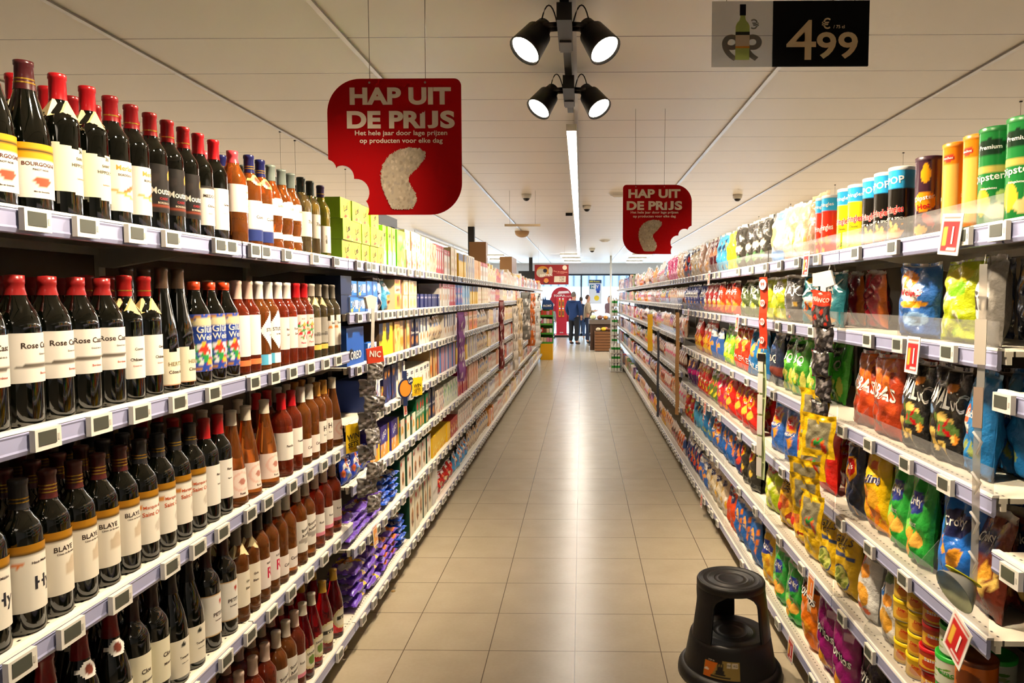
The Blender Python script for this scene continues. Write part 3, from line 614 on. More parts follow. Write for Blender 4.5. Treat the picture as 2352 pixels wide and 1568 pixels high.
defb('wgrey', 'white wine with kraft collar and grey label', form='bord', glass=PALE, cap='#b9b2a4', capz=.25, neck=('collar', '#d8bf88'), lab=(.06, .165, 170, '#a9a59a', [('r', .1, .3, .9, .4, '#6e6b64')], [('77', .5, .36, .14, '#4d4a45')]), lab2=(.035, .055, 120, '#e5c05a', [], []))
defb('wpale', 'white wine with grey cap and white label', form='bord', glass=PALE, cap='#777268', capz=.235, lab=(.04, .17, 140, '#f2ecdf', [('e', .4, .6, .12, .05, '#d8893a')], [('Soleil', .6, .75, .08, T)], lambda u, v: v < .8 or u > .4))
defb('ochre', 'dark red wine with brown capsule and ochre-banded castle label', form='bord', glass=DARKG, cap='#4c1c1a', capz=.222, band=('#c8a040', 3), lab=(.045, .175, 190, '#e9e2d2', gold_top+castle, [('BLAYE', .45, .72, .08, T), ('Côtes de Bordeaux', .5, .64, .03, T)]))
defb('ochreg', 'dark red wine with dark grey capsule and ochre-banded label with red script', form='bord', glass=DARKG, cap='#2b2b2e', capz=.222, band=('#d0b050', 2), lab=(.045, .175, 190, '#efeadd', gold_top+[('e', .25, .70, .07, .05, '#d0883a'), ('e', .7, .3, .14, .12, '#d0c8ba')], [('Marquis de', .5, .68, .08, '#c0501e'), ('Saint Croix', .55, .56, .08, '#c0501e')]))
defb('hlet', 'dark red wine with grey capsule and large H on its ochre-banded label', form='bord', glass=DARKG, cap='#2b2b2e', capz=.222, band=('#c8a040', 2), lab=(.045, .175, 190, '#eee9dc', gold_top+[('e', .2, .72, .07, .04, '#d87a3a')], [('Hy', .55, .38, .26, '#2c2c34'), ('Haut-Médoc', .5, .72, .04, T)]))
defb('redg', 'dark red wine with red and grey capsule and tall white label', form='bord', glass=DARKG, cap='#b0151c', capz=.24, lab=(.05, .165, 190, '#f3efe6', [], [('Fleur', .55, .75, .06, T), ('Rouge', .55, .5, .05, T)]))
defb('rbell', 'bell-shaped rosé with white capsule and round pink motif on its label', form='bell', glass=ROSE, cap='#e6ddca', capz=.25, lab=(.03, .115, 150, '#f2ddd2', [('e', .55, .55, .36, .36, '#ecc4b6'), ('e', .55, .55, .28, .28, '#f2ddd2'), ('e', .55, .55, .12, .12, '#b87a6a')], [('Rosé', .5, .12, .08, T)]))
defb('rred', 'rosé wine with bright red capsule and white label', form='bord', glass=ROSE2, cap='#c0101e', capz=.23, lab=(.06, .16, 180, '#f3efe6', [], [('Famille', .5, .5, .08, T)]))
defb('rcork', 'slender rosé with golden cork capsule and white H label', form='bord', glass=ROSE, cap='#b5802f', capz=.225, lab=(.05, .14, 180, '#f0ebe0', [], [('H', .5, .65, .25, T), ('Rosé', .5, .35, .07, T)]))
defb('rwcap', 'rosé wine with white capsule and low white label', form='bord', glass=ROSE, cap='#ece8dc', capz=.225, lab=(.03, .10, 180, '#f3e9e0', [], [('Cuvée', .5, .5, .16, T)]))
defb('creaml', 'dark red wine with dark capsule and cream label', form='bord', glass=DARKG, cap='#2a0f10', capz=.23, lab=(.05, .16, 190, '#ece7cc', [], [('Clos', .5, .62, .10, T), ('Minervois', .55, .4, .06, T)]))
defb('slopd', 'sloping dark bottle with cream label and small dark crest', form='burg', glass=DARKG, cap='#1b1716', capz=.235, lab=(.02, .12, 190, '#efe9d6', [('e', .5, .85, .06, .06, '#2a2a26')], [('Templier', .5, .5, .08, T), ('vieilles vignes', .5, .35, .04, T)]))
defb('petit', 'dark red wine with dark capsule and gold-edged label printed Petit', form='bord', glass=DARKG, cap='#37100e', capz=.228, lab=(.045, .165, 190, '#efece4', [('r', 0, 0, 1, .03, '#b88a34'), ('r', 0, .97, 1, 1, '#b88a34'), ('e', .6, .78, .05, .06, '#b03a2a')], [('PETIT', .5, .5, .09, T), ('bordeaux', .5, .36, .04, T)]))
defb('necktag', 'dark red wine with red capsule and round white neck label', form='burg', glass=DARKG, cap='#7e1416', capz=.235, neck=('disc', '#e9e6e0'), lab=(.03, .13, 180, '#e6e0cc', [], [('Côtes du Rhône', .5, .5, .08, T)]))
defb('rcoll', 'rosé wine with grey capsule, cream neck label and white label', form='bord', glass=ROSE, cap='#8a857a', capz=.23, neck=('collar', '#e8d7a4'), lab=(.05, .16, 180, '#f2ead6', [], [('Gris', .5, .7, .07, T), ('Blanc', .5, .5, .07, T)]))
defb('rletter', 'rosé wine with dark cap and large red R on its label', form='bord', glass=ROSE, cap='#26201c', capz=.235, lab=(.045, .145, 180, '#f2e8e2', [], [('ROSÉ', .5, .84, .08, T), ('R', .55, .5, .36, '#c02a4a')]))
defb('rscr', 'amber rosé with cream screw cap and white label in black script', form='bord', glass=ROSE, cap='#d9cdbd', capz=.235, lab=(.05, .17, 180, '#f1ece2', [('e', .5, .35, .3, .08, '#a8a29a')], [('Bonne', .5, .72, .10, T, .3), ('Année', .5, .55, .10, T, .3)]))
defb('plow', 'rosé wine with pink-white screw cap and low white label', form='bord', glass=ROSE2, cap='#dcc3b4', capz=.235, lab=(.05, .14, 180, '#f3eee6', [('r', 0, 0, 1, .15, '#e88aa0')], [('Rosé', .5, .6, .1, T)]))
defb('crimson', 'crimson drink bottle with gold screw cap and oval label', form='burg', glass=CRIM, cap='#b38a2a', capz=.25, lab=(.04, .13, 130, '#e6d9a8', [('e', .5, .5, .4, .4, '#efe9d0'), ('r', .2, .42, .8, .6, '#26231f')], [('KIR', .5, .5, .14, '#efe9d0')], lambda u, v: ((u-.5)/.5)**2+((v-.5)/.5)**2 < 1))
defb('crimw', 'crimson drink bottle with white screw cap and oval label', form='burg', glass=CRIM, cap='#e2dccb', capz=.25, lab=(.04, .13, 130, '#e6d9a8', [('e', .5, .5, .4, .4, '#efe9d0'), ('e', .5, .4, .2, .2, '#6d8a3a')], [('SANGRIA', .5, .7, .1, T)], lambda u, v: ((u-.5)/.5)**2+((v-.5)/.5)**2 < 1))
defb('wgreen', 'green wine bottle with cream label beside the clear hanging strip', form='bord', glass=GREENG, cap='#4a4a20', capz=.24, lab=(.06, .165, 200, '#d8cdb2', [], [('Blanc', .5, .6, .1, T)]), lab2=(.03, .05, 60, '#2f7a3a', [], []))
ITEMS = []     # placed items waiting for their labels: dict(o, desc, kind, side, lv, y, row)
def place_bottle(key, side, levels, li, y, row=0, jit=True):
    d = B[key]
    if d['root'] is None: d['root'] = bottle(**d['a']); d['used'] = False
    r = .041
    X = (XL+.058+row*.0905)*-1 if side < 0 else XR+.06+row*.0905
    z = levels[li]+TOP
    ang = radians((90-17) if side < 0 else (-90+35))+random.uniform(-.22, .22)
    if row and random.random() < .5: ang += random.uniform(-1.5, 1.5)
    if not d['used']: o = d['root']; d['used'] = True; o.location = (X, y, z); o.rotation_euler = (0, 0, ang)
    else: o = dup(d['root'], (X, y, z), (0, 0, ang))
    ITEMS.append(dict(o=o, desc=d['desc'], cat='wine bottle', side=side, lv=lvname(levels, li), y=y, row=row, run='wine shelf'))
    return o
def wine_row(li, items, rows=2, dark_rows=2, step=.083):
    last = -9
    for i, (px, k) in enumerate(items):
        Xc = XL+.058; y = Xc*FPX/(1335-px) if px < 1335 else px; z = LV_W[li]+.15-H
        y = y+z*tan(PITCH)
        rk = max(r_ for r_, _ in FORMS[B[k]['a']['form']])
        if y-last < rk+.0015: y = last+rk+.0015
        last = y+rk
        if y > 3.15: break
        n = dark_rows if B[k]['a']['glass'] is DARKG else rows
        for r in range(n): place_bottle(k, -1, LV_W, li, y+(.0 if r % 2 == 0 else .0), r)
wine_row(0, [(-40, 'bourg'), (50, 'bourg'), (128, 'hippo'), (197, 'hippo'), (250, 'medoc'), (293, 'medoc'), (338, 'mout'), (377, 'mout'), (417, 'mout'), (452, 'crest'), (488, 'plain'), (532, 'rpink'), (570, 'rnavy'), (596, 'rnavy'), (620, 'rgrey'), (645, 'rgrey'), (666, 'rgrey'), (690, 'blackcap'), (711, 'blackcap'), (735, 'torren'), (766, 'torren')], rows=2)
wine_row(1, [(-60, 'rosec'), (28, 'rosec'), (85, 'rosec'), (150, 'rosec'), (212, 'rosec'), (262, 'collar'), (305, 'collar'), (355, 'hertz'), (400, 'hertz'), (441, 'gluh'), (477, 'gluh'), (511, 'gluh'), (541, 'rwhite'), (563, 'rwhite'), (590, 'rdia'), (612, 'rdia'), (636, 'rrosy'), (656, 'rrosy'), (678, 'rflor'), (694, 'rflor'), (712, 'wgrey'), (727, 'wgrey'), (745, 'wpale'), (760, 'wpale')], rows=2)
wine_row(2, [(-50, 'hlet'), (38, 'hlet'), (98, 'ochre'), (150, 'ochre'), (205, 'ochre'), (268, 'ochre'), (318, 'ochreg'), (352, 'ochreg'), (390, 'ochreg'), (430, 'ochreg'), (464, 'redg'), (487, 'redg'), (522, 'rbell'), (563, 'rbell'), (606, 'rbell'), (645, 'rred'), (668, 'rred'), (690, 'rwcap'), (709, 'rwcap'), (726, 'rcork'), (741, 'rcork'), (762, 'rbell')], rows=2, dark_rows=3)
wine_row(3, [(100, 'necktag'), (180, 'necktag'), (250, 'necktag'), (300, 'creaml'), (345, 'creaml'), (388, 'slopd'), (427, 'slopd'), (470, 'petit'), (510, 'petit'), (540, 'rcoll'), (565, 'rcoll'), (588, 'rletter'), (606, 'rletter'), (632, 'rwcap'), (655, 'rwcap'), (680, 'rscr'), (700, 'rscr'), (722, 'plow'), (742, 'plow'), (762, 'plow')], rows=2, dark_rows=2)
wine_row(4, [(470, 'plow'), (510, 'plow'), (548, 'plow'), (580, 'plow'), (608, 'plow'), (634, 'rscr'), (656, 'rscr'), (676, 'plow'), (694, 'crimw'), (715, 'crimw'), (740, 'crimson'), (765, 'crimson')], rows=2)
for y in (1.50, 1.41): place_bottle('wgreen', 1, LV_N, 0, y)
for y in (1.50, 1.41): place_bottle('wgreen', 1, LV_N, 1, y)
for y in (1.50,): place_bottle('wgreen', 1, LV_N, 2, y)
# ================================================================== PACKS
def bag_mesh(w, h, d, base, shapes, texts, name, nu=18, nv=24, seed=0, back=None, crimp='#d8d4cc'):
    r = random.Random(seed); ph = [r.uniform(0, 6) for _ in range(6)]
    def prof(v):
        t = min(1, max(0, v)); return (max(0, sin(pi*min(1, max(0, (t+.02)/1.0))))**.55)*(1-.25*t)
    ks = min(1, (w/.185))
    def P(u, v, o, sgn=-1):
        b = prof(v); a = 1-(2*u-1)**2
        x = (u-.5)*w*(1-.09*b)+.003*sin(9*v+ph[0])
        cr = .0055*sin(14*u+ph[1]+5*v)*(1-b*.4)+.0034*sin(23*v+7*u+ph[2])+.006*sin(18*u*v+ph[3])*a+.005*abs(sin(9*(u-v)+ph[4]))*a-.004*abs(sin(7*(u+1.3*v)+ph[5]))
        cr *= ks**1.5
        if v > .95: cr += .0035*sin(u*16+ph[4])
        th = d/2*b*max(0, a)**.55
        y = sgn*(th+cr*(.3+.7*a))+(.012*(v-.4)**2)*sin(ph[5])
        if v > .95 or v < .02: y = .0035*sin(u*16+ph[4])
        return (x, y+sgn*o, v*h+.004*sin(5*u+ph[0])*v)
    m = MB(); m.smooth = True
    sh = [('r', 0, .955, 1, 1, crimp)] if crimp else []
    patch(m, lambda u, v, o: P(u, v, o, -1), nu, nv, base, list(shapes)+sh, texts, w, h, off=.0016)
    patch(m, lambda u, v, o: P(1-u, v, o, 1), max(6, nu//2), max(8, nv//2), back or base, [], [], w, h)
    return m
def box_mesh(w, h, d, base, shapes, texts, name, nu=10, nv=12, side=None, stext=None):
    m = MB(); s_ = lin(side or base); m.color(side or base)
    x0, x1, y0, y1 = -w/2, w/2, -d/2, d/2
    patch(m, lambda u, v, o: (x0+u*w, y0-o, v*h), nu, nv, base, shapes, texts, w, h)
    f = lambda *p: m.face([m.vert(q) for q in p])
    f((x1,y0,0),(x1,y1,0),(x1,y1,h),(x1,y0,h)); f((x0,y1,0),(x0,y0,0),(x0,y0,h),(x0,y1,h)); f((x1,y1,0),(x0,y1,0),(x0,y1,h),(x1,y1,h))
    f((x0,y0,h),(x1,y0,h),(x1,y1,h),(x0,y1,h)); f((x0,y1,0),(x1,y1,0),(x1,y0,0),(x0,y0,0))
    if stext:   # printed narrow side that faces the camera
        sx = x0; P = lambda u, v, o: (sx-o, y1-u*d, v*h)
        for t in stext: ink_text(m, P, *t[:5], t[5] if len(t) > 5 else 0, .9, d, h, .001, .02)
    return m
def can_mesh(w, h, d, base, shapes, texts, name, nu=64, nv=44):
    m = MB(); m.smooth = True; r = w/2; A = radians(300)
    P = lambda u, v, o: ((r+o)*cos(-pi/2+(u-.5)*A), (r+o)*sin(-pi/2+(u-.5)*A), .004+v*(h-.012))
    patch(m, P, nu, nv, base, shapes, texts, r*A, h, off=.0008)
    m.color(base); m.lathe([(r, .004), (r, h-.008)], 10, a0=-pi/2+A/2, a1=-pi/2-A/2+2*pi); m.color('#b8b8b4').lathe([(0, 0), (r-.001, 0), (r, .004)], 30)
    return m
PK = {}
def defp(k, kind, name, cat, desc, w, h, d, base, shapes=(), texts=(), **o):
    PK[k] = dict(kind=kind, name=name, cat=cat, desc=desc, w=w, h=h, d=d, base=base, shapes=list(shapes), texts=list(texts), o=o, root=None, used=False)
def make_pack(k):
    p = PK[k]; o = dict(p['o']); hi = o.pop('hi', 0); o.pop('far', None); lid = o.pop('lid', None); o.pop('lie', None); mt = o.pop('mat', None)
    a = (p['w'], p['h'], p['d'], p['base'], p['shapes'], p['texts'], p['name'])
    if p['kind'] == 'bag':
        m = bag_mesh(*a, seed=hash(k) % 999 if False else sum(map(ord, k)), **({'nu': 40, 'nv': 54} if hi else {}), **o); return m.build(p['name'], FOIL)
    if p['kind'] == 'box': return box_mesh(*a, **({'nu': 26, 'nv': 30} if hi else {}), **o).build(p['name'], PRINT)
    if p['kind'] == 'can':
        r = can_mesh(*a, **o).build(p['name'], GLOSS); h, w = p['h'], p['w']
        MB().lathe([(w/2+.0008, h-.012), (w/2+.0012, h-.002), (w/2-.002, h), (w/2-.004, h-.003), (0, h-.003)], 30).build('lid', clear_mat('milky_lid', '#f0f0f0', .7, .2) if not lid else mat('lid_'+lid.strip('#'), lid, rough=.35), r); return r
def spot(k, loc, rz, tilt=0, info=None, roll=0, sc=1, sx=1):
    p = PK[k]
    if p['root'] is None: p['root'] = make_pack(k)
    rot = Matrix.Rotation(rz, 3, 'Z') @ Matrix.Rotation(tilt, 3, 'X') @ Matrix.Rotation(roll, 3, 'Y'); e = rot.to_euler()
    if not p['used']: o = p['root']; p['used'] = True; o.location = loc; o.rotation_euler = e
    else: o = dup(p['root'], loc, e)
    o.scale = (sx, 1, sc)
    if info is not None: ITEMS.append(dict(o=o, desc=p['desc'], cat=p['cat'], **info))
    return o
def fill(side, levels, li, xa, xb, k, stack=1, rows=1, deep=0, gap=.004, ys=None, runname=None, tl=None):
    """lay the pack K along a shelf between two image columns (xa nearer the camera); STACK high, ROWS deep"""
    p = PK[k]; ya, yb = ys or ((yl(xa), yl(xb)) if side < 0 else (yr(xa), yr(xb)))
    wd = p['w']+gap; n = max(1, int(round((yb-ya)/wd))); st = (yb-ya)/n
    sx = max(.72, min(1, st/(p['w']+.001)))
    lie = p['o'].get('lie'); sc = 1
    if li > 0:
        room = levels[li-1]-levels[li]-TOP-.045
        if not lie and p['h']*stack > room: sc = room/stack/p['h']
    z0 = levels[li]+TOP; X0 = (XL if side < 0 else XR)+.022+deep; hh = p['d'] if lie else p['h']*sc
    for i in range(n):
        for j in range(stack):
            for r_ in range(rows):
                dp = p['h'] if lie else p['d']
                y = ya+st*(i+.5)+(random.uniform(-.004, .004) if p['kind'] == 'bag' else 0)
                x = X0+dp/2+r_*(dp+.006)+(random.uniform(0, .012))
                rz = (pi/2 if side < 0 else -pi/2)+(random.uniform(-.10, .10) if p['kind'] == 'bag' else random.uniform(-.02, .02))
                if p['kind'] in ('can',): rz += .75*(-1 if side < 0 else 1)*random.uniform(.7, 1.2)
                if p['kind'] == 'bag' and side > 0: rz += random.uniform(.0, .20)
                zz = z0+j*(hh*.93 if lie else hh+.001); tilt = 0
                if lie: tilt = -pi/2+.0; x += dp/2; zz += p['d']/2+.008; x0 = x-dp; loc = ((-1 if side < 0 else 1)*(x-dp), y, zz); tilt += random.uniform(-.06, .10)
                else:
                    tilt = (random.uniform(-.05, .12) if tl is None else tl) if p['kind'] == 'bag' else 0; loc = ((-1 if side < 0 else 1)*x, y, zz+(.002 if p['kind'] == 'bag' else 0))
                spot(k, loc, rz, -tilt if not lie else tilt, dict(side=side, lv=lvname(levels, li), y=y, row=1 if deep > .08 else r_, tier=j if stack > 1 else -1, run=runname or ('crisp shelf' if side > 0 else 'biscuit shelf'), n=stack), sc=sc, sx=sx)
W, K_, Y_, O_, R_, G_, BL, NV, CR, BR = '#f4f2ec', '#1a1815', '#f2c416', '#ea7f1a', '#c8171c', '#2f9a36', '#2f74c8', '#1c2a5e', '#f0e2bb', '#6b4020'
chips = lambda s, n=7, z=.10, x0=.15, y0=.08, x1=.85, y1=.42, cols=('#f3b23a', '#f7cf6a', '#e8902a'): ('n', s, n, z, list(cols), x0, y0, x1, y1)
RESU[0] = 2
# ---- crisp bags and cans (right)
sb = lambda k, desc, base, shapes, texts, w=.185, h=.265, d=.085, **o: defp(k, 'bag', 'crisp_bag', 'crisp bag', desc, w, h, d, base, shapes, texts, **o)
cn = lambda k, desc, base, shapes, texts, **o: defp(k, 'can', 'crisp_can', 'crisp can', desc, .076, o.pop('h', .225), .076, base, shapes, texts, **o)
cn('dipg', 'tall green crisp can printed Dipster', '#1f7d38', [('e', .5, .82, .2, .09, '#16301e'), ('r', .3, .56, .75, .62, '#c9b35a'), ('e', .42, .25, .10, .14, '#e8c53a'), ('e', .6, .15, .12, .08, '#e4d08a'), ('e', .65, .3, .07, .07, '#b9d37a')], [('Premium', .5, .82, .045, W), ('Dipsters', .5, .5, .10, W, .1), ('maisgalettes', .5, .39, .03, W)], h=.235, lid='#1f7d38')
cn('dipo', 'tall orange crisp can with pale yellow panel', '#ee8a12', [('r', .33, .08, .56, .78, '#f3c15a'), ('e', .42, .86, .09, .045, '#c63a2a')], [('nachos', .42, .86, .03, W), ('Dipster', .78, .45, .08, W), ('Chips', .2, .4, .08, W)], h=.235, lid='#ee8a12')
cn('hotp', 'dark purple crisp can with an orange splash', '#3b2030', [('e', .5, .80, .07, .10, '#f0a818'), ('e', .5, .90, .035, .04, '#f0a818'), ('e', .48, .46, .16, .13, '#f09a1a'), ('e', .55, .22, .05, .11, '#d8402a', .8), ('e', .42, .10, .12, .06, '#efbf5a')], [('Dipster', .48, .50, .08, W, .15), ('Hot', .48, .40, .07, R_, .15)], h=.23, lid='#3b2030')
cn('prb', 'black crisp can with a sky-blue top', '#16130f', [('r', 0, .74, 1, 1, '#2fa4de'), ('e', .5, .13, .13, .08, O_), ('n', 2, 9, .04, ['#f4a52a', '#f7c95a'], .35, .04, .65, .26)], [('POP', .5, .85, .10, W, .08), ('Pringles', .5, .44, .13, '#e22a2a', .06, .3, W), ('HOT & SPICY', .5, .33, .035, W)], h=.235)
cn('pry', 'yellow crisp can with a sky-blue top', '#f7d21c', [('r', 0, .76, 1, 1, '#2fa4de'), ('n', 4, 9, .035, ['#e24a1e', '#f09a2a', '#3a9a3a'], .36, .05, .64, .3)], [('Pringles', .5, .86, .08, W, .08), ('Pringles', .5, .48, .13, '#e22a2a', .06, .3, W), ('Classic', .5, .37, .035, '#3a6a2a')], h=.235)
cn('prr', 'red crisp can with a sky-blue top', '#d8321e', [('r', 0, .76, 1, 1, '#2fa4de'), ('n', 6, 8, .04, ['#f09a2a', '#f6c860'], .36, .05, .64, .3)], [('Pringles', .5, .86, .08, W, .08), ('Pringles', .5, .46, .13, W, .06, .3)], h=.235)
lays = lambda c: [('e', .5, .66, .26, .145, Y_), ('e', .5, .66, .22, .115, c)]
sb('laysn', 'navy crisp bag with red and yellow oval logo', '#22345f', [('e', .5, .66, .30, .17, '#e8a81a'), ('e', .5, .68, .25, .13, '#b7161c'), chips(1, 3)], [("Lay's", .5, .68, .11, W, .1)], w=.16, hi=1)
sb('laysb', 'bright blue crisp bag with a golden crisp', '#2b62b8', [('e', .55, .70, .27, .16, '#e8a81a'), ('e', .55, .72, .22, .12, '#b7161c'), ('e', .55, .36, .16, .09, '#f0a32a', .4)], [("Lay's", .55, .72, .10, W, .15), ('PAPRIKA', .5, .52, .05, W)])
sb('laysr', 'red crisp bag with a golden crisp', '#cf2118', [('e', .5, .72, .27, .16, '#e8a81a'), ('e', .5, .73, .22, .12, '#b7161c'), ('e', .5, .40, .17, .10, '#f3b23a', .4)], [("Lay's", .5, .73, .10, W, .15), ('SALT', .5, .56, .05, W)])
sb('laysk', 'black crisp bag with red and yellow logo', '#23221c', [('e', .4, .72, .25, .15, '#e8b81a'), ('e', .4, .73, .2, .11, '#b7161c'), ('e', .5, .36, .15, .08, '#d8b43a')], [("Lay's", .4, .73, .09, W, .15)])
sb('rings', 'yellow crisp bag printed with orange rings', '#f4c410', [('n', 3, 16, .12, [O_, '#f29a1e', '#f0b02a'], .1, .05, .9, .45), ('e', .5, .82, .1, .06, '#d2601a')], [('Ringlings', .5, .64, .13, '#2a2a62', .2, .9, W)], hi=1)
crk = lambda c2: [('e', .5, .70, .30, .13, '#1b2f86'), ('e', .32, .38, .16, .10, c2), ('e', .66, .3, .13, .09, '#f5b94a'), ('e', .3, .32, .2, .08, '#8fd24a')]
sb('crog', 'green crisp bag with blue oval logo', '#2aa53a', crk('#7ed65a')+[chips(9, 4, .09)], [('Croky', .5, .70, .13, W, .15), ('CHEESE', .5, .45, .05, W)], hi=1)
sb('crob', 'blue crisp bag with navy oval logo', '#1f6fd2', [('e', .5, .72, .34, .14, '#1a1f4e'), ('n', 8, 5, .11, ['#f0a32a', '#f4bc4a'], .2, .28, .8, .5)], [('Croky', .5, .73, .13, W, .12), ('PAPRIKA', .5, .2, .06, W)], hi=1)
sb('cron', 'dark blue crisp bag printed Pommes', '#143a86', [chips(12, 7, .09, .1, .1, .5, .6), ('r', 0, .78, 1, .95, '#14224e')], [('Paprika', .5, .70, .12, W, .1)], hi=1)
sb('crobr', 'brown crisp bag with navy logo', '#6b2a1a', [('e', .5, .70, .34, .14, '#1a1f4e'), chips(13, 6)], [('Croky', .5, .71, .13, W, .12)])
sb('ribs', 'glossy orange-red crisp bag', '#b8401c', [('e', .3, .75, .3, .2, '#e06a1e'), ('n', 6, 9, .11, ['#e0701e', '#d0501c', '#8a2a14'], .05, .05, .95, .95)], [('RIBAS', .48, .55, .17, '#f4eede', -.15)], hi=1)
sb('namz', 'black crisp bag with fat white lettering', '#1c1b18', [chips(16, 6, .12, .1, .08, .9, .42), ('e', .2, .52, .13, .05, '#7fa6d8'), ('e', .7, .78, .12, .05, '#e8872a'), ('e', .7, .36, .2, .08, '#5a7a34'), ('n', 3, 5, .05, [R_, '#5a7a34'], .5, .2, .95, .5)], [('NAMALUC', .5, .67, .20, W, -.12, .98)], w=.21, hi=1)
sb('bluef', 'bright blue crisp bag with white crumpled top', '#2476b6', [('e', .35, .52, .13, .14, '#e2572a'), ('e', .35, .45, .16, .05, W), ('n', 3, 6, .07, ['#8a9a52', '#3a8ac8'], .2, .1, .8, .4), ('t', .2, .9, .8, .9, .5, .7, '#6ab2e2')], [('Snack', .5, .58, .08, W)], hi=1, crimp='#7fb4dc')
sb('whipb', 'blue, white and orange crisp bag with a pointed top', '#2e66b6', [('e', .45, .60, .3, .12, W), ('e', .35, .78, .25, .12, '#eb8a1a'), ('e', .55, .45, .35, .05, '#f0a41a'), ('n', 5, 6, .06, [W, '#e84a3a'], .1, .5, .6, .8), ('e', .6, .25, .3, .09, '#8fb8e6')], [('Wokkels', .45, .60, .09, R_)], hi=1)
sb('limey', 'crumpled lime-yellow crisp bag', '#c8d820', [('e', .5, .80, .35, .1, '#f0e23a'), ('e', .35, .55, .3, .06, W), ('e', .6, .62, .2, .1, '#7fc41e'), ('n', 8, 10, .08, ['#e8ea5a', '#a8cc1e', '#f2eec0'], .05, .05, .95, .5), ('e', .15, .66, .08, .05, '#b8281e')], [], hi=1, w=.19)
sb('silv', 'silver crisp bag printed Sin', '#8e8a84', [('r', .25, .25, .75, .7, '#e8e6e2')], [('Sin', .5, .5, .22, '#3a3632')], w=.13, h=.22)
sb('dkred', 'dark red crisp bag with an orange stripe', '#8c1424', [('r', .85, 0, 1, 1, '#c8641e'), ('r', 0, 0, .06, 1, '#5c0c18')], [])
sb('navyt', 'navy crisp bag with golden crisps, laid high at the back', '#141f3e', [('n', 5, 5, .12, ['#c8861e', '#e09a22'], .15, .3, .85, .95)], [], crimp='#141f3e')
sb('teal', 'teal crisp bag with white MAX lettering', '#1f6470', [('e', .45, .88, .12, .08, '#e8b03a'), ('e', .5, .46, .24, .08, '#b8b4aa'), ('n', 4, 7, .06, ['#e88a22', '#d8601a'], .3, .28, .7, .4), ('t', .15, .3, .8, .12, .4, .02, '#eda62e')], [('MAX', .5, .70, .24, W, .1)], hi=1)
sb('greyx', 'grey crisp bag with white MAX lettering', '#4c4a4a', [('e', .4, .9, .12, .07, '#1d1b1b'), ('n', 4, 7, .07, ['#e84a2a', '#d8b04a', '#b8b4aa'], .2, .1, .8, .45)], [('MAX', .5, .66, .22, W, .1)])
sb('bugg', 'green crisp bag with yellow crisps and BBQ lettering', '#3d9a2c', [('n', 11, 12, .12, ['#e8e06a', '#d2d83a', '#f2e9a0', '#6fc23a'], .1, .05, .9, .5), ('e', .5, .80, .22, .08, '#1f3a1e')], [('Chips', .5, .80, .06, W), ('BBQ', .5, .60, .17, W, -.1)], hi=1)
sb('penny', 'olive-yellow crisp bag with white lettering', '#a8b41e', [('e', .5, .75, .3, .14, W), ('n', 12, 9, .1, ['#f0d23a', '#e8e08a', '#6f8a1e'], .1, .05, .9, .5)], [('PUFF', .5, .76, .12, '#2a2a1c')])
sb('pickl', 'dark green crisp bag with white lettering', '#3c4a24', [('e', .5, .3, .22, .1, '#c2cf4a'), ('n', 3, 5, .06, ['#8a9a3a', '#e4e8c0'], .2, .1, .8, .45)], [('MIX', .5, .70, .22, W, .1)])
sb('redch', 'orange-red crisp bag with triangular crisps', '#c03a1a', [('t', .1, .45, .6, .1, .1, .05, '#f0a63a'), ('t', .45, .5, .95, .3, .5, .08, '#eb9228'), ('r', 0, .8, 1, .95, '#7a1410')], [('RUFF', .5, .66, .16, W, .1)])
sb('redwh', 'red and white crisp bag with a cut potato', '#b02a30', [('e', .5, .5, .28, .1, W), ('e', .5, .3, .2, .12, '#e8b03a'), ('n', 7, 8, .06, [W, '#d86a6a'], .1, .6, .9, .9)], [('ovenbake', .5, .5, .07, R_)])
sb('purb', 'violet-blue crisp bag with an orange crisp', '#3a4a96', [('e', .5, .6, .25, .1, W), ('e', .5, .25, .16, .13, '#eda02e'), ('n', 7, 8, .05, [W, '#8a9ad8'], .1, .65, .9, .9)], [('Bio', .5, .6, .09, NV)])
sb('redy', 'red crisp bag heaped with yellow fries', '#cc2a1c', [('n', 9, 14, .13, ['#f4c22e', '#f2d24a', '#e8a01e'], .1, .08, .9, .5), ('e', .5, .8, .3, .1, '#e9e2d8')], [('Frites', .5, .80, .08, R_)])
sb('blor', 'blue and white snack bag with orange sticks', '#3466b8', [('r', 0, .72, 1, .88, W), ('n', 9, 9, .11, ['#ee9a3a', '#f2b05a'], .2, .08, .8, .55)], [('Sticks', .5, .80, .08, NV)], w=.13, h=.22)
sb('grny', 'green and yellow crisp bag with lime slices', '#6cb82a', [('n', 9, 11, .12, ['#e8e43a', '#b8d83a', '#f4f0a0'], .1, .05, .9, .6), ('e', .5, .82, .28, .08, W)], [('Lime', .5, .82, .08, G_)])
sb('tablr', 'red crisp bag printed TABLE, leaning towards the aisle', '#cf3a20', [('n', 9, 7, .11, ['#f0b23a', '#f4c85a'], .3, .4, .9, .8), ('n', 4, 4, .07, [W], .0, .5, .3, .8)], [('TABLE', .5, .3, .13, W, -.2)], hi=1)
sb('tablb', 'blue crisp bag printed TABLE', '#1b6aa8', [('n', 9, 6, .11, ['#e8a83a', '#d88a2a'], .2, .3, .9, .75)], [('TABLE', .5, .22, .11, W, -.2)])
sb('darkb', 'dark blue bag printed BBQ', '#12233f', [('r', 0, .2, 1, .35, '#6a2a1c'), ('e', .5, .8, .2, .1, '#3a5a9a')], [('BBQ', .5, .5, .16, '#c8c4ba')])
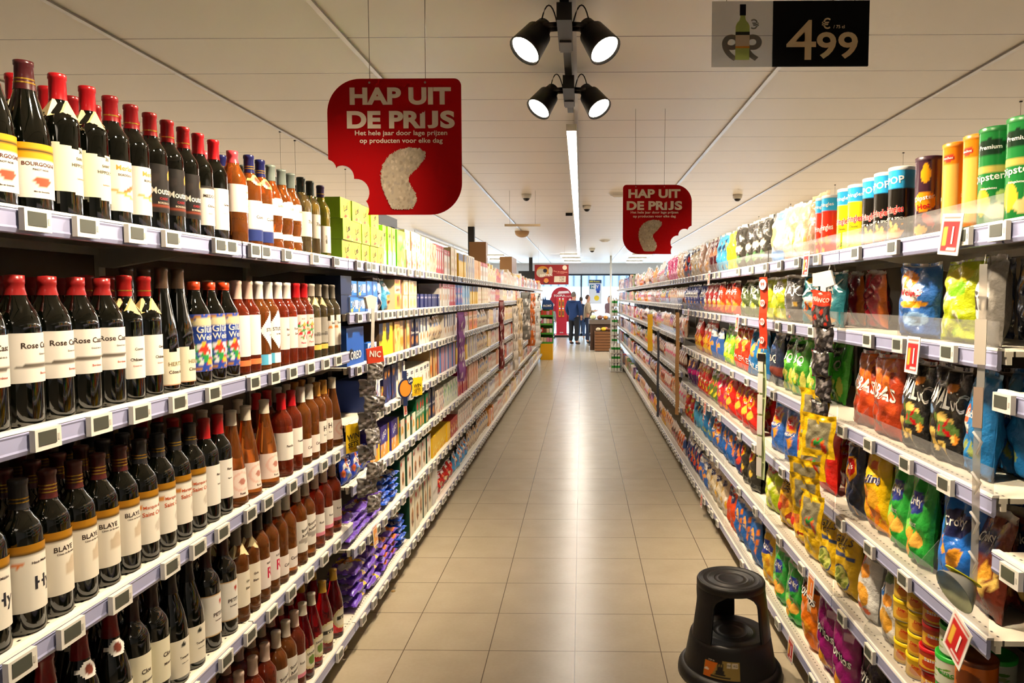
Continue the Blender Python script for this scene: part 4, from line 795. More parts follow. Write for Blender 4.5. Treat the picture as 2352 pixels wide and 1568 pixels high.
sb('viol', 'violet snack bag with a magenta band', '#4a1f58', [('r', 0, .42, 1, .6, '#c8187a'), ('e', .5, .8, .2, .1, '#f0a32a')], [('PEP', .5, .51, .1, W)], w=.15, h=.24)
sb('mixr', 'red snack bag scattered with green and yellow', '#b81e20', [('n', 21, 26, .08, ['#3a9a3a', '#f0c23a', W, '#e8602a'], .05, .05, .95, .9)], [], w=.16, h=.25)
sb('mixg', 'green and orange snack bag', '#5a7a2a', [('n', 22, 26, .08, ['#f09a2a', '#f0e03a', W, '#c82a2a'], .05, .05, .95, .9)], [], w=.16, h=.25)
sb('pinkr', 'magenta and red snack bag', '#d02a5a', [('n', 23, 16, .1, ['#f09a2a', '#e8302a', W], .05, .05, .95, .9)], [], w=.15, h=.25)
sb('navo', 'navy snack bag with red and orange print', '#1c2c66', [('n', 24, 14, .11, ['#d8402a', '#e88a3a', '#3a6ac8'], .05, .05, .95, .8), ('r', .2, .85, .8, .93, W)], [], w=.15, h=.24)
sb('beig', 'beige snack bag with yellow crisps', '#cfc0a2', [('n', 25, 15, .1, ['#e8b83a', '#a8894a', W], .05, .05, .95, .7), ('e', .5, .82, .3, .09, '#1b2450')], [('Croky', .5, .82, .08, W)])
sb('orgr', 'orange-red crisp bag with navy logo', '#d2461a', [('e', .4, .80, .34, .12, '#1b2450'), ('r', .55, .1, .9, .25, '#d8a08a')], [('Croky', .4, .81, .10, W)])
sb('royb', 'royal blue crisp bag with small orange fish shapes', '#1b5aa8', [('n', 26, 9, .08, [O_, '#f4a83a'], .1, .35, .9, .75)], [('0,0,5,0', .5, .12, .07, '#8ab8e8'), ('FRITO', .5, .55, .05, W)])
sb('limec', 'lime crisp bag with pale crisps', '#b8d022', [('n', 27, 12, .13, ['#f0ecb0', '#e6e078', '#dce24a'], .1, .05, .9, .7), ('e', .5, .85, .3, .08, '#b81e1c')], [('Oven', .5, .85, .08, W)])
sb('poppy', 'yellow crisp bag with chilli print', '#f0b81c', [('e', .5, .45, .3, .12, '#d8721e'), ('n', 28, 9, .1, ['#c8281c', '#f7d86a', '#8a2a14', '#f0d24a'], .1, .05, .9, .5)], [('POPPED', .5, .80, .09, '#3a2a14'), ('CHIPS', .5, .70, .09, '#3a2a14')], hi=1)
sb('yelc', 'yellow crisp bag with a round green picture', '#edc218', [('e', .5, .25, .3, .19, '#2b3f6e'), ('e', .5, .25, .26, .165, '#c8cf6a'), ('n', 29, 12, .05, ['#8a9a3a', '#e8e08a', '#6a7a2a'], .3, .15, .7, .35), ('r', .1, .55, .9, .6, '#2b3f6e')], [('GRILLS', .5, .78, .10, '#4a3a1c'), ('CHIPS', .5, .68, .08, '#4a3a1c')], hi=1)
sb('yelp', 'plain yellow crisp bag', '#efc41a', [('e', .5, .8, .3, .08, '#2b3f6e'), ('n', 30, 5, .09, ['#e8d86a', '#d8a81a'], .1, .1, .9, .5)], [('GRILLS', .5, .8, .07, W)])
sb('whp', 'white pouch with a large golden crisp', '#efeeea', [('r', 0, .8, 1, 1, '#7a7a72'), ('e', .5, .62, .24, .09, '#f4a33a'), ('e', .5, .3, .3, .15, '#e9a83a'), ('e', .5, .12, .34, .05, '#d0582a'), ('r', .1, .62, .35, .8, '#b8281c')], [], w=.14, h=.30, crimp='#8a8a82', hi=1)
sb('whq', 'white pouch with a blue patch and golden crisp', '#efeeea', [('e', .5, .85, .3, .1, '#5a7a4a'), ('r', .05, .55, .45, .75, '#2a6ab8'), ('e', .62, .55, .2, .08, '#f4a33a'), ('e', .5, .28, .3, .16, '#ecb03e')], [('07', .25, .65, .1, W)], w=.14, h=.30, crimp='#8a8a82', hi=1)
sb('doro', 'orange tortilla crisp bag', '#ea7a1a', [('t', .2, .5, .8, .35, .4, .05, '#f4a62e'), ('r', .6, .55, .8, .68, '#f2d8b0'), ('r', 0, .85, 1, 1, '#5a1c0c')], [('Doritos', .5, .78, .13, W, -.2, .95, K_)], hi=1, w=.20, h=.30)
sb('dorm', 'magenta tortilla crisp bag', '#8c1468', [('t', .25, .40, .8, .15, .3, .04, '#f2a62e'), ('r', .6, .78, .85, .88, '#e2b8d0'), ('t', .3, .6, .6, .6, .45, .48, '#2a0c1c')], [('Doritos', .45, .58, .13, W, -.2, .98, K_)], hi=1, w=.20, h=.30, crimp='#b83a90')
sb('dork', 'black tortilla crisp bag', '#1a1412', [('t', .25, .40, .8, .15, .3, .04, '#f2a62e')], [('Doritos', .45, .62, .13, W, -.2, .98)], w=.20, h=.30, crimp='#2a2020')
sb('patt', 'yellow and blue crisp bag printed Patatas', '#e0b422', [('e', .5, .72, .4, .13, '#1b2f86'), ('n', 31, 9, .09, ['#f2d860', '#d8901e'], .1, .05, .9, .5)], [('Patatoks', .5, .72, .12, W, -.2)], hi=1)
sb('silvb', 'silver and blue crisp bag on top shelf', '#a8aeb4', [('e', .4, .5, .3, .2, '#e8b86a'), ('r', 0, 0, 1, .22, '#3a7ac0'), ('e', .6, .85, .3, .1, '#5aa0de')], [])
sb('coal', 'charcoal crisp bag', '#2e2d2a', [('e', .5, .45, .3, .08, '#c8c4b8'), ('e', .4, .2, .2, .1, '#4a7a4a')], [])
sb('tanb', 'crumpled brown paper-look crisp bag', '#9a7452', [('e', .5, .5, .3, .2, '#c79a86'), ('n', 33, 6, .08, ['#e8d8c8', '#7a4a38'], .1, .2, .9, .6)], [], crimp='#b89a78')
sb('salm', 'salmon and white crisp bag', '#e0a888', [('e', .5, .4, .35, .2, '#f0c8a8'), ('n', 34, 8, .08, ['#e86a3a', W, '#f0b05a'], .1, .1, .9, .6)], [])
sb('blyl', 'sky-blue snack bag with yellow shapes', '#3f9ac8', [('n', 35, 10, .08, ['#f2c23a', '#1d3a66', '#f0a42a'], .1, .1, .9, .8)], [])
sb('yelo', 'yellow-orange snack bag', '#f2b81c', [('n', 36, 8, .1, ['#f0901a', '#f7dc5a'], .1, .1, .9, .8)], [])
sb('burg', 'burgundy snack bag', '#5c1a22', [('e', .5, .6, .25, .12, '#c88a6a')], [])
sb('pnkb', 'beige-pink snack bag', '#d8b8a4', [('n', 37, 9, .09, ['#b8785a', '#f0dcc8', '#e8a03a'], .1, .1, .9, .7)], [])
sb('hotp2', 'hot pink snack bag', '#dc3a88', [('n', 38, 7, .1, ['#f2a8c8', '#b8206a'], .1, .1, .9, .8)], [])
defp('jary', 'can', 'dip_jar', 'dip jar', 'squat yellow-lidded jar of dip', .082, .075, .082, '#c8a22a', [('r', .35, .1, .65, .7, '#e8b83a'), ('e', .5, .4, .09, .22, '#d8862a')], [('Dip', .5, .6, .2, R_)], lid='#f2cf12')
defp('jarr', 'can', 'dip_jar', 'dip jar', 'squat red-lidded jar of dip', .082, .075, .082, '#a83a1c', [('r', .3, .1, .7, .7, '#e8b02a'), ('e', .5, .4, .12, .22, '#c8421c')], [('Salsa', .5, .6, .18, W)], lid='#c8161c')
defp('cupg', 'can', 'dip_cup', 'dip cup', 'pale cup of dip with a green lid', .098, .078, .098, '#d5dcc8', [('n', 3, 12, .06, ['#6aa03a', '#a8b878'], .3, .1, .7, .8)], [('Guac', .5, .5, .2, G_)], lid='#2fae3a')
defp('cupo', 'can', 'dip_cup', 'dip cup', 'orange cup of dip with a dark lid', .098, .10, .098, '#c8641a', [('e', .5, .5, .14, .3, '#7a3a14')], [], lid='#6a3414')
# ---- biscuits (left)
bx = lambda k, desc, base, shapes, texts, w, h, d=.16, nm='biscuit_box', cat='biscuit box', **o: defp(k, 'box', nm, cat, desc, w, h, d, base, shapes, texts, **o)
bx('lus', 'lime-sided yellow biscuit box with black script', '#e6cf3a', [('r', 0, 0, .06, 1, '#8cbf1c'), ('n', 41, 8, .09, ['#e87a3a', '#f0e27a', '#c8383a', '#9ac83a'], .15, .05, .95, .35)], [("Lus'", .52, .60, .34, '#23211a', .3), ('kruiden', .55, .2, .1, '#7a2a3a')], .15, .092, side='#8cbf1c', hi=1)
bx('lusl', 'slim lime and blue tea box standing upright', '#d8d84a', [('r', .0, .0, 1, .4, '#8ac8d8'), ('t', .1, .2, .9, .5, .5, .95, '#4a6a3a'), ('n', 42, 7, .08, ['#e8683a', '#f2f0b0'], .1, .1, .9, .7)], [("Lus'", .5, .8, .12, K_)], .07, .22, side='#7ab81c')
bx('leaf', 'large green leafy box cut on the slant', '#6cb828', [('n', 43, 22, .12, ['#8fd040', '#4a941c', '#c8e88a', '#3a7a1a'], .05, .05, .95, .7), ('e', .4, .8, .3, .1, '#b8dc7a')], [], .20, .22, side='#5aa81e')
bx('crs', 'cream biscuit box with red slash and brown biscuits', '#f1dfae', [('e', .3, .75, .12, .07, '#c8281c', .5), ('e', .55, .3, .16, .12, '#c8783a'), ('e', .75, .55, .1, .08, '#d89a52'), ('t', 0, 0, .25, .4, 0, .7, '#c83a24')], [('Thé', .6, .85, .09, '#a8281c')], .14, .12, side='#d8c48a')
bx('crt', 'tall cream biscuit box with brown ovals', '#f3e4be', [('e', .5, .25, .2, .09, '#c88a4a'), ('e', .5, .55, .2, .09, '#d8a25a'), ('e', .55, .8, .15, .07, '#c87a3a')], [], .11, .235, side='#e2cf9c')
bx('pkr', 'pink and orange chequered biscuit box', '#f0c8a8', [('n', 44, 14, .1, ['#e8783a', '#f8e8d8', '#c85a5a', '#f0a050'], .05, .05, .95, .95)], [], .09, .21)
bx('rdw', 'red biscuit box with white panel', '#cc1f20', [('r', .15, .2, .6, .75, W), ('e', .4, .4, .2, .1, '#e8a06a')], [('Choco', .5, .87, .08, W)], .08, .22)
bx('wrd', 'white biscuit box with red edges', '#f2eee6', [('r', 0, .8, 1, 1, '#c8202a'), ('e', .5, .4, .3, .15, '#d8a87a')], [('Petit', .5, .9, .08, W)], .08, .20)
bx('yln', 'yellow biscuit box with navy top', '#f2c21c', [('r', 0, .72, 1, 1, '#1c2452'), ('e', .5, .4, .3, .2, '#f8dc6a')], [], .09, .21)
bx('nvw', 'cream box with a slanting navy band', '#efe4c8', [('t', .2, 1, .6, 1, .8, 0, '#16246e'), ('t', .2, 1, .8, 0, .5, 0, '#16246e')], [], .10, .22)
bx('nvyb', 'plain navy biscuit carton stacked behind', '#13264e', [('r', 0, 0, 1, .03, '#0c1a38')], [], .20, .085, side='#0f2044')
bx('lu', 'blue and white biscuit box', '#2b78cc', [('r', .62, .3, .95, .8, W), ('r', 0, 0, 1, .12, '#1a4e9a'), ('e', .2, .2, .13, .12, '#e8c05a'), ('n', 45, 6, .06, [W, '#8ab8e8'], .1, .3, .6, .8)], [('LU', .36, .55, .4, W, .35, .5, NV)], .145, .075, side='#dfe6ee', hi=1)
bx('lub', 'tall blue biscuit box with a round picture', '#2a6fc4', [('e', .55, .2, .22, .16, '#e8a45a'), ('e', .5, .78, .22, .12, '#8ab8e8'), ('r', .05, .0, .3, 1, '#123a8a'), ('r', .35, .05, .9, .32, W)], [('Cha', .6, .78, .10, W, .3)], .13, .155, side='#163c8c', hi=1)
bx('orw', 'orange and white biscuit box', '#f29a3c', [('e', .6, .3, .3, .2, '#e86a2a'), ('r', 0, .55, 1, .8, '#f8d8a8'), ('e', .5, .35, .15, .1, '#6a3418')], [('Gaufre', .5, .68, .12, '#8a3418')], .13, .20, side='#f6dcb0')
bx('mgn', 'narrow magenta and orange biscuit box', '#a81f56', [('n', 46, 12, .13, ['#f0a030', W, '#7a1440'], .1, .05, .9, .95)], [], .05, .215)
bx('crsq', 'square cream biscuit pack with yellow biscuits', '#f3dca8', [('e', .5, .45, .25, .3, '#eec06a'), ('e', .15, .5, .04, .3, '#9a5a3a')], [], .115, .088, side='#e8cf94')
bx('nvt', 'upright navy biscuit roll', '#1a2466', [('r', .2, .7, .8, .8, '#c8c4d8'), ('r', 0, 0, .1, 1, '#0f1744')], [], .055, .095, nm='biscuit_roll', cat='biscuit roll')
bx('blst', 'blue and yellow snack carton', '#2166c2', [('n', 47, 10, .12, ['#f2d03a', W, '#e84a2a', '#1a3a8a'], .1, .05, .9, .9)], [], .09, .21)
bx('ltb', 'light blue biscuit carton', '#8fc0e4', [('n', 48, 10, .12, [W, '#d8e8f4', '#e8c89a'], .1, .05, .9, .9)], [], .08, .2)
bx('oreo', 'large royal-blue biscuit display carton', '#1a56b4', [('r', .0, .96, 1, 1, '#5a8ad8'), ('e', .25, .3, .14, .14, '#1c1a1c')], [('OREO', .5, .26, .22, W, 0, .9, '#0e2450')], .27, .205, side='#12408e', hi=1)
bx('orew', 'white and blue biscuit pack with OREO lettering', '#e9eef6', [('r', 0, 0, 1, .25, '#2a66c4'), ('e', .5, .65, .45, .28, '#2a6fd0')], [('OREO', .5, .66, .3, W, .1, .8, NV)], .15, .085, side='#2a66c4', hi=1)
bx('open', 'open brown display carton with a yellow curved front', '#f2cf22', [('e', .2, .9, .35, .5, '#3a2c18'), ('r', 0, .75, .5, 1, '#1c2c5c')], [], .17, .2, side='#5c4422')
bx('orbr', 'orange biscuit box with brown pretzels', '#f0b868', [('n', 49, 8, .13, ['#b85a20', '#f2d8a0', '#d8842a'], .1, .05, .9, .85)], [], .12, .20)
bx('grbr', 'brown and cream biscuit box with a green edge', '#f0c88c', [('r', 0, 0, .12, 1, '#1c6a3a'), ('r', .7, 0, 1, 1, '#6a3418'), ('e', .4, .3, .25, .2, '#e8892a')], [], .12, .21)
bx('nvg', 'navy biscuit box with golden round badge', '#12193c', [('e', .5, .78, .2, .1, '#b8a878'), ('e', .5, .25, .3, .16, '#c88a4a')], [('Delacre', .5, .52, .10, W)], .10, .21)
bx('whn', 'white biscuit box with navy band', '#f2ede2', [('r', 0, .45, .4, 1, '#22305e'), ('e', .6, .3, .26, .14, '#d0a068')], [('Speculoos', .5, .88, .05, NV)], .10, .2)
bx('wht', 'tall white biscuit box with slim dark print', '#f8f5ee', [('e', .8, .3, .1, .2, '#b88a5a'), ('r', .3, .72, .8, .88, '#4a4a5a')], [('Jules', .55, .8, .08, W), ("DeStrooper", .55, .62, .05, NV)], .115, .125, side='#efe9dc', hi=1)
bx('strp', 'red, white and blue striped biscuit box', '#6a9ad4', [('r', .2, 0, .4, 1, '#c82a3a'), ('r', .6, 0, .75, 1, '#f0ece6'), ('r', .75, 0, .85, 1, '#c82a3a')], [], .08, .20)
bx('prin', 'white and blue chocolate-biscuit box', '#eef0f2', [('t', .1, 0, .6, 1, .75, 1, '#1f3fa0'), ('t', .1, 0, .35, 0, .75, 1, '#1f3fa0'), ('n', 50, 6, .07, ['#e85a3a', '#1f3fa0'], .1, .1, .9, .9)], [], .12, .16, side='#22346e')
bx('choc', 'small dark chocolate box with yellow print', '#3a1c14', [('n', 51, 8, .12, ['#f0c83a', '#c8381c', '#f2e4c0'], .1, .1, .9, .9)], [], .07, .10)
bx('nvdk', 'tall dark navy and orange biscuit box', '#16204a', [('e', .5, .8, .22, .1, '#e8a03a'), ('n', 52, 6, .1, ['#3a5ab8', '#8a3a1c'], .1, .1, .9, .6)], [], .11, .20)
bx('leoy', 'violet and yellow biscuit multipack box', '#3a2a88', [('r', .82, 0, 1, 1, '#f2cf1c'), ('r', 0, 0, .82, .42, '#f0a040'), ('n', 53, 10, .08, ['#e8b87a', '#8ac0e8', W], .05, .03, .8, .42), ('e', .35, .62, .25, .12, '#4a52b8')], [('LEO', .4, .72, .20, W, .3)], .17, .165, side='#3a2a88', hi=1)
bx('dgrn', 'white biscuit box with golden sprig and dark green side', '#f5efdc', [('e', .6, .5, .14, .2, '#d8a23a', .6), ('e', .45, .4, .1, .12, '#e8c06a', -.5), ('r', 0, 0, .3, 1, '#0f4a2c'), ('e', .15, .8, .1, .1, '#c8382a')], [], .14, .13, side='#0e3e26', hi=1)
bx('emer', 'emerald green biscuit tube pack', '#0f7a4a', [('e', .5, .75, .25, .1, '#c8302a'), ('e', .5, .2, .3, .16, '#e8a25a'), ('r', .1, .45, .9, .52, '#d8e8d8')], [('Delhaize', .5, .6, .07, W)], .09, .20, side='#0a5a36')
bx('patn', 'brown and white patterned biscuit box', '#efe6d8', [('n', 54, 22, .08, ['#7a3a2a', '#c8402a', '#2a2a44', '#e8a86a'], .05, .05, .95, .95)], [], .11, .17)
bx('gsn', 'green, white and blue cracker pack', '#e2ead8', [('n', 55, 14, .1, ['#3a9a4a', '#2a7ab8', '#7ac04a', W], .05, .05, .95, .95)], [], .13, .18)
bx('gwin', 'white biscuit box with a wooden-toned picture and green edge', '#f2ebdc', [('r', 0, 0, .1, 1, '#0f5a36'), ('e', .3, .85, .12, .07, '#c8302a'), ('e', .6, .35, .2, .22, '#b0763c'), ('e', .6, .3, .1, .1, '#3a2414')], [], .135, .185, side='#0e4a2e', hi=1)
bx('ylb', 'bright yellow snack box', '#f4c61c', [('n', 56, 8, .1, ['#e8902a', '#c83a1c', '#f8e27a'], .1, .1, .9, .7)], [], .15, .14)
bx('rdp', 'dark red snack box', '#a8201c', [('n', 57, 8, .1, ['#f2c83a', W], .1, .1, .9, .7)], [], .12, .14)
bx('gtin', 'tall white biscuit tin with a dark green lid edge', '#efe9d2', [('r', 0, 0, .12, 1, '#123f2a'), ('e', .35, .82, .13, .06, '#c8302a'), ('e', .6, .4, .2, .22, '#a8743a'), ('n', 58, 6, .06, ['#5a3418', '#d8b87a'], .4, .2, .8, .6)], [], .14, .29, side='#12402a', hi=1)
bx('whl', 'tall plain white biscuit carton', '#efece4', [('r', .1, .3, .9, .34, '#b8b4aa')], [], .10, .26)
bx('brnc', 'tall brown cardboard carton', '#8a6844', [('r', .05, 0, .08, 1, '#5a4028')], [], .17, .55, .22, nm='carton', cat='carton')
pp = lambda k, desc, base, shapes, texts, w, h, d, nm='biscuit_packet', cat='biscuit packet', **o: defp(k, 'bag', nm, cat, desc, w, h, d, base, shapes, texts, **o)
pp('milk', 'flat violet chocolate-biscuit packet', '#6e48c0', [('e', .3, .6, .22, .2, W), ('e', .72, .4, .2, .25, '#c87a3a'), ('e', .72, .4, .1, .14, '#6a2f14')], [('Milka', .35, .58, .28, W, .1, .6, '#3a2270')], .21, .12, .045, lie=1, crimp='#8a6ad2', hi=1)
pp('milo', 'flat violet packet with an orange patch', '#6e48c0', [('r', .5, .05, .95, .7, '#ee7a1c'), ('e', .35, .55, .22, .25, W), ('e', .72, .4, .14, .2, '#6a2f14')], [('Milka', .35, .58, .25, '#3a2270', .1, .5)], .21, .12, .045, lie=1, crimp='#8a6ad2')
pp('mily', 'big violet packet with a yellow band and biscuit picture', '#6e48c0', [('r', .58, 0, .78, 1, '#f2bf1c'), ('e', .28, .5, .2, .25, '#e2dcf2'), ('e', .5, .6, .15, .25, '#b06a32')], [('Milka', .25, .45, .24, W, .1, .45)], .25, .14, .055, lie=1, crimp='#8a6ad2', hi=1)
pp('bluf', 'flat bright blue chocolate packet', '#1c4fc0', [('e', .4, .5, .3, .3, W), ('e', .7, .4, .15, .2, '#c87a3a')], [('Milk', .4, .5, .25, NV)], .16, .11, .04, lie=1, crimp='#3a6ad8')
pp('blup', 'upright royal-blue biscuit pouch with orange print', '#1e3fae', [('n', 61, 7, .14, ['#e8702a', W, '#6a94e8'], .1, .05, .9, .9)], [('LEO', .5, .7, .2, W, .2)], .12, .125, .055)
pp('navb', 'leaning navy biscuit bag with pale swirl', '#1c2650', [('e', .4, .7, .3, .15, '#b8c4d8'), ('e', .45, .45, .25, .08, W), ('n', 62, 6, .12, ['#c88a5a', '#e8d8c0', '#3a4a8a'], .1, .05, .9, .5)], [], .13, .21, .07)
pp('swil', 'teal-blue bag with a spiral biscuit', '#3a86ac', [('e', .6, .25, .35, .25, '#e07a3a'), ('e', .6, .25, .2, .14, '#f0c080'), ('e', .6, .25, .1, .07, '#8a4a24'), ('e', .4, .72, .28, .12, '#c8e0ea')], [], .16, .21, .07)
pp('beip', 'beige biscuit packet with a small picture', '#e0d0b4', [('n', 63, 7, .12, ['#b88a5a', W, '#8aa0c8', '#c8503a'], .1, .05, .9, .9)], [], .11, .19, .06)
pp('redq', 'crumpled red snack packet', '#b8201c', [('n', 64, 9, .12, ['#f0d8a0', '#e85a3a', W], .1, .05, .9, .9)], [], .16, .15, .07)
pp('blor2', 'blue and orange snack packet', '#4a96d0', [('n', 65, 9, .12, [O_, W, '#2a5a9a'], .1, .05, .9, .9)], [], .15, .16, .07)
# ------------------------------------------------------------------ what stands where: left
L_ = LV_B; f = lambda li, xa, xb, k, **a: fill(-1, L_, li, xa, xb, k, **a)
f(0, 786, 868, 'lus', stack=3); f(0, 870, 876, 'lus', stack=2); f(0, 880, 908, 'lusl'); f(0, 909, 931, 'leaf'); f(0, 932, 966, 'crs', stack=2); f(0, 966, 986, 'crt'); f(0, 986, 1000, 'pkr'); f(0, 1000, 1020, 'rdw'); f(0, 1020, 1034, 'wrd'); f(0, 1034, 1050, 'crt'); f(0, 1052, 1070, 'yln'); f(0, 1070, 1090, 'nvw'); f(0, 1090, 1104, 'orbr'); f(0, 1104, 1120, 'wrd')
f(1, 788, 800, 'nvyb', stack=2); f(1, 800, 836, 'lu', stack=2, ys=None); f(1, 838, 866, 'lub'); f(1, 867, 879, 'navb'); f(1, 885, 902, 'swil'); f(1, 903, 916, 'orw'); f(1, 917, 922, 'mgn'); f(1, 923, 958, 'crsq', stack=2); f(1, 958, 1008, 'nvt', stack=1); f(1, 1010, 1030, 'wrd'); f(1, 1030, 1045, 'rdw'); f(1, 1046, 1062, 'blst'); f(1, 1062, 1078, 'ltb'); f(1, 1078, 1096, 'yln'); f(1, 1096, 1120, 'crt')
f(2, 786, 836, 'oreo'); f(2, 838, 866, 'orew'); f(2, 867, 898, 'open'); f(2, 899, 916, 'orbr'); f(2, 917, 942, 'grbr'); f(2, 943, 958, 'nvg'); f(2, 959, 985, 'whn'); f(2, 985, 1018, 'beip'); f(2, 1018, 1045, 'whn'); f(2, 1046, 1075, 'wrd'); f(2, 1075, 1095, 'orw'); f(2, 1095, 1120, 'beip')
f(3, 838, 866, 'prin'); f(3, 867, 872, 'choc'); f(3, 873, 906, 'nvdk'); f(3, 908, 925, 'whn', ys=None); f(3, 926, 985, 'wht', stack=1); f(3, 985, 1003, 'grbr'); f(3, 1003, 1045, 'strp'); f(3, 1046, 1070, 'yln'); f(3, 1070, 1095, 'nvw'); f(3, 1095, 1120, 'beip')
fill(-1, L_, 3, 0, 0, 'wht', ys=(yl(926), yl(985)), rows=1, deep=.18)
f(4, 786, 842, 'blup', rows=2); f(4, 843, 910, 'leoy'); f(4, 913, 948, 'dgrn', stack=1); f(4, 949, 978, 'emer'); f(4, 979, 995, 'nvg'); f(4, 995, 1015, 'patn'); f(4, 1016, 1048, 'gsn'); f(4, 1049, 1072, 'mgn'); f(4, 1073, 1095, 'pkr'); f(4, 1095, 1120, 'beip')
f(5, 786, 868, 'milk', stack=3); f(5, 870, 908, 'bluf', stack=4); f(5, 910, 985, 'gwin'); f(5, 986, 1030, 'ylb'); f(5, 1031, 1048, 'rdp'); f(5, 1049, 1080, 'patn'); f(5, 1080, 1120, 'beip')
f(6, 800, 862, 'mily', stack=4); f(6, 864, 905, 'milo', stack=4); f(6, 907, 926, 'bluf', stack=5); f(6, 930, 985, 'gtin'); f(6, 986, 1000, 'whl'); f(6, 1001, 1040, 'redq', stack=1); f(6, 1041, 1075, 'blor2'); f(6, 1076, 1120, 'beip')
for i in range(5): spot('brnc', (-1.36, 13.15+.19*i, 1.79+TOP), pi/2, 0, dict(side=-1, lv='top', y=13.1+.2*i, row=0, tier=-1, run='far left shelf'))
spot('brnc', (-1.36, 9.6, 1.79+TOP), pi/2, 0, dict(side=-1, lv='top', y=9.5, row=0, tier=-1, run='left shelf before the black post'))
# ------------------------------------------------------------------ right
g = lambda li, xa, xb, k, **a: fill(1, LV_R, li, xa, xb, k, **a)
def cans(xs, k, row=0):
    for px in xs: 
        y = (XR+.062)*FPX/(px-1335); fill(1, LV_R, 0, 0, 0, k, ys=(y-.039, y+.039), deep=row)
cans([2325, 2268], 'dipg'); cans([2227, 2183], 'dipo'); cans([2158], 'dipo', .085); cans([2118], 'hotp'); cans([2098], 'hotp', .085); cans([2053, 2022, 1992], 'prb'); cans([2008, 1976], 'prb', .082); cans([1957, 1934], 'pry'); cans([1944, 1920], 'pry', .082); cans([1898, 1884], 'prr')
for xa, xb, k in [(1872, 1830, 'tanb'), (1829, 1785, 'salm'), (1784, 1752, 'silvb'), (1750, 1718, 'coal'), (1716, 1686, 'coal'), (1685, 1660, 'yelo'), (1660, 1640, 'blyl'), (1640, 1622, 'burg'), (1622, 1600, 'pnkb'), (1600, 1582, 'beig'), (1581, 1568, 'navo'), (1567, 1552, 'pnkb'), (1552, 1532, 'hotp2')]: g(0, xa, xb, k, rows=1)
for xa, xb, k in [(2262, 2212, 'silv'), (2200, 2128, 'limey'), (2110, 2043, 'whipb'), (1905, 1868, 'teal'), (1866, 1826, 'teal'), (1824, 1792, 'greyx'), (1790, 1758, 'penny'), (1757, 1730, 'penny'), (1730, 1708, 'pickl'), (1707, 1688, 'pickl'), (1687, 1668, 'redch'), (1667, 1648, 'redch'), (1647, 1630, 'redwh'), (1629, 1612, 'redwh'), (1611, 1590, 'purb'), (1589, 1570, 'purb')]: g(1, xa, xb, k)
fill(1, LV_R, 1, 0, 0, 'dkred', ys=(2.62, 3.18), deep=.12, tl=-.05); 
for y in (1.74, 1.94, 2.14): spot('navyt', (XR+.30, y, 1.509+TOP), -pi/2, .02, dict(side=1, lv='second', y=y, row=1, tier=-1, run='crisp shelf'), sc=.86)
for xa, xb, k in [(2240, 2182, 'bluef'), (2180, 2108, 'namz'), (2106, 2050, 'namz'), (2048, 1992, 'ribs'), (1990, 1945, 'ribs'), (1874, 1832, 'bugg'), (1830, 1785, 'bugg'), (1783, 1752, 'darkb'), (1750, 1712, 'tablb'), (1711, 1678, 'tablr'), (1677, 1655, 'grny'), (1654, 1630, 'blor'), (1629, 1590, 'redy')]: g(2, xa, xb, k, rows=(2 if xa > 1690 else 1))
fill(1, LV_R, 2, 0, 0, 'bugg', ys=(2.05, 2.58), deep=.19); fill(1, LV_R, 2, 0, 0, 'bluef', ys=(1.62, 1.80), deep=.14)
for xa, xb, k in [(2262, 2222, 'crobr'), (2220, 2150, 'crob'), (2118, 2076, 'crog'), (2074, 2026, 'crog'), (2024, 1975, 'rings'), (1972, 1945, 'laysn'), (1905, 1866, 'laysr'), (1864, 1828, 'laysr'), (1826, 1790, 'laysb'), (1788, 1758, 'laysb'), (1733, 1700, 'laysr'), (1699, 1668, 'laysr'), (1665, 1645, 'pinkr'), (1644, 1625, 'mixg'), (1624, 1600, 'mixr'), (1599, 1580, 'viol')]: g(3, xa, xb, k, rows=(2 if xa > 1690 else 1))
fill(1, LV_R, 3, 0, 0, 'cron', ys=(1.62, 1.95), deep=.12); fill(1, LV_R, 3, 0, 0, 'crog', ys=(2.0, 2.35), deep=.12); fill(1, LV_R, 3, 0, 0, 'rings', ys=(2.36, 2.58), deep=.12)
for xa, xb, k in [(2056, 2020, 'whq'), (2005, 1962, 'whp'), (1958, 1915, 'yelc'), (1913, 1878, 'yelc'), (1877, 1848, 'yelp'), (1847, 1812, 'poppy'), (1811, 1782, 'poppy'), (1780, 1752, 'limec'), (1732, 1700, 'laysk'), (1698, 1682, 'navo'), (1681, 1655, 'royb'), (1654, 1632, 'laysb'), (1631, 1612, 'bluef'), (1611, 1592, 'blyl'), (1591, 1575, 'mixr')]: g(4, xa, xb, k, rows=(2 if xa > 1690 else 1))
for i, (ya, k, n) in enumerate([(2.14, 'jary', 4), (2.055, 'jary', 4), (1.97, 'jarr', 4), (1.875, 'cupg', 3), (1.775, 'cupo', 2)]):
    wv = PK[k]['w']; fill(1, LV_R, 4, 0, 0, k, ys=(ya-wv/2, ya+wv/2), stack=n); fill(1, LV_R, 4, 0, 0, k, ys=(ya-wv/2, ya+wv/2), stack=n-1, deep=.105)
for xa, xb, k in [(2012, 1962, 'dork'), (1960, 1920, 'dorm'), (1918, 1880, 'dorm'), (1878, 1842, 'doro'), (1840, 1808, 'crog'), (1806, 1776, 'crog'), (1775, 1748, 'patt'), (1746, 1722, 'royb'), (1720, 1692, 'royb'), (1690, 1666, 'orgr'), (1665, 1646, 'beig'), (1645, 1625, 'beig'), (1624, 1606, 'blor'), (1605, 1575, 'navo')]: g(5, xa, xb, k)
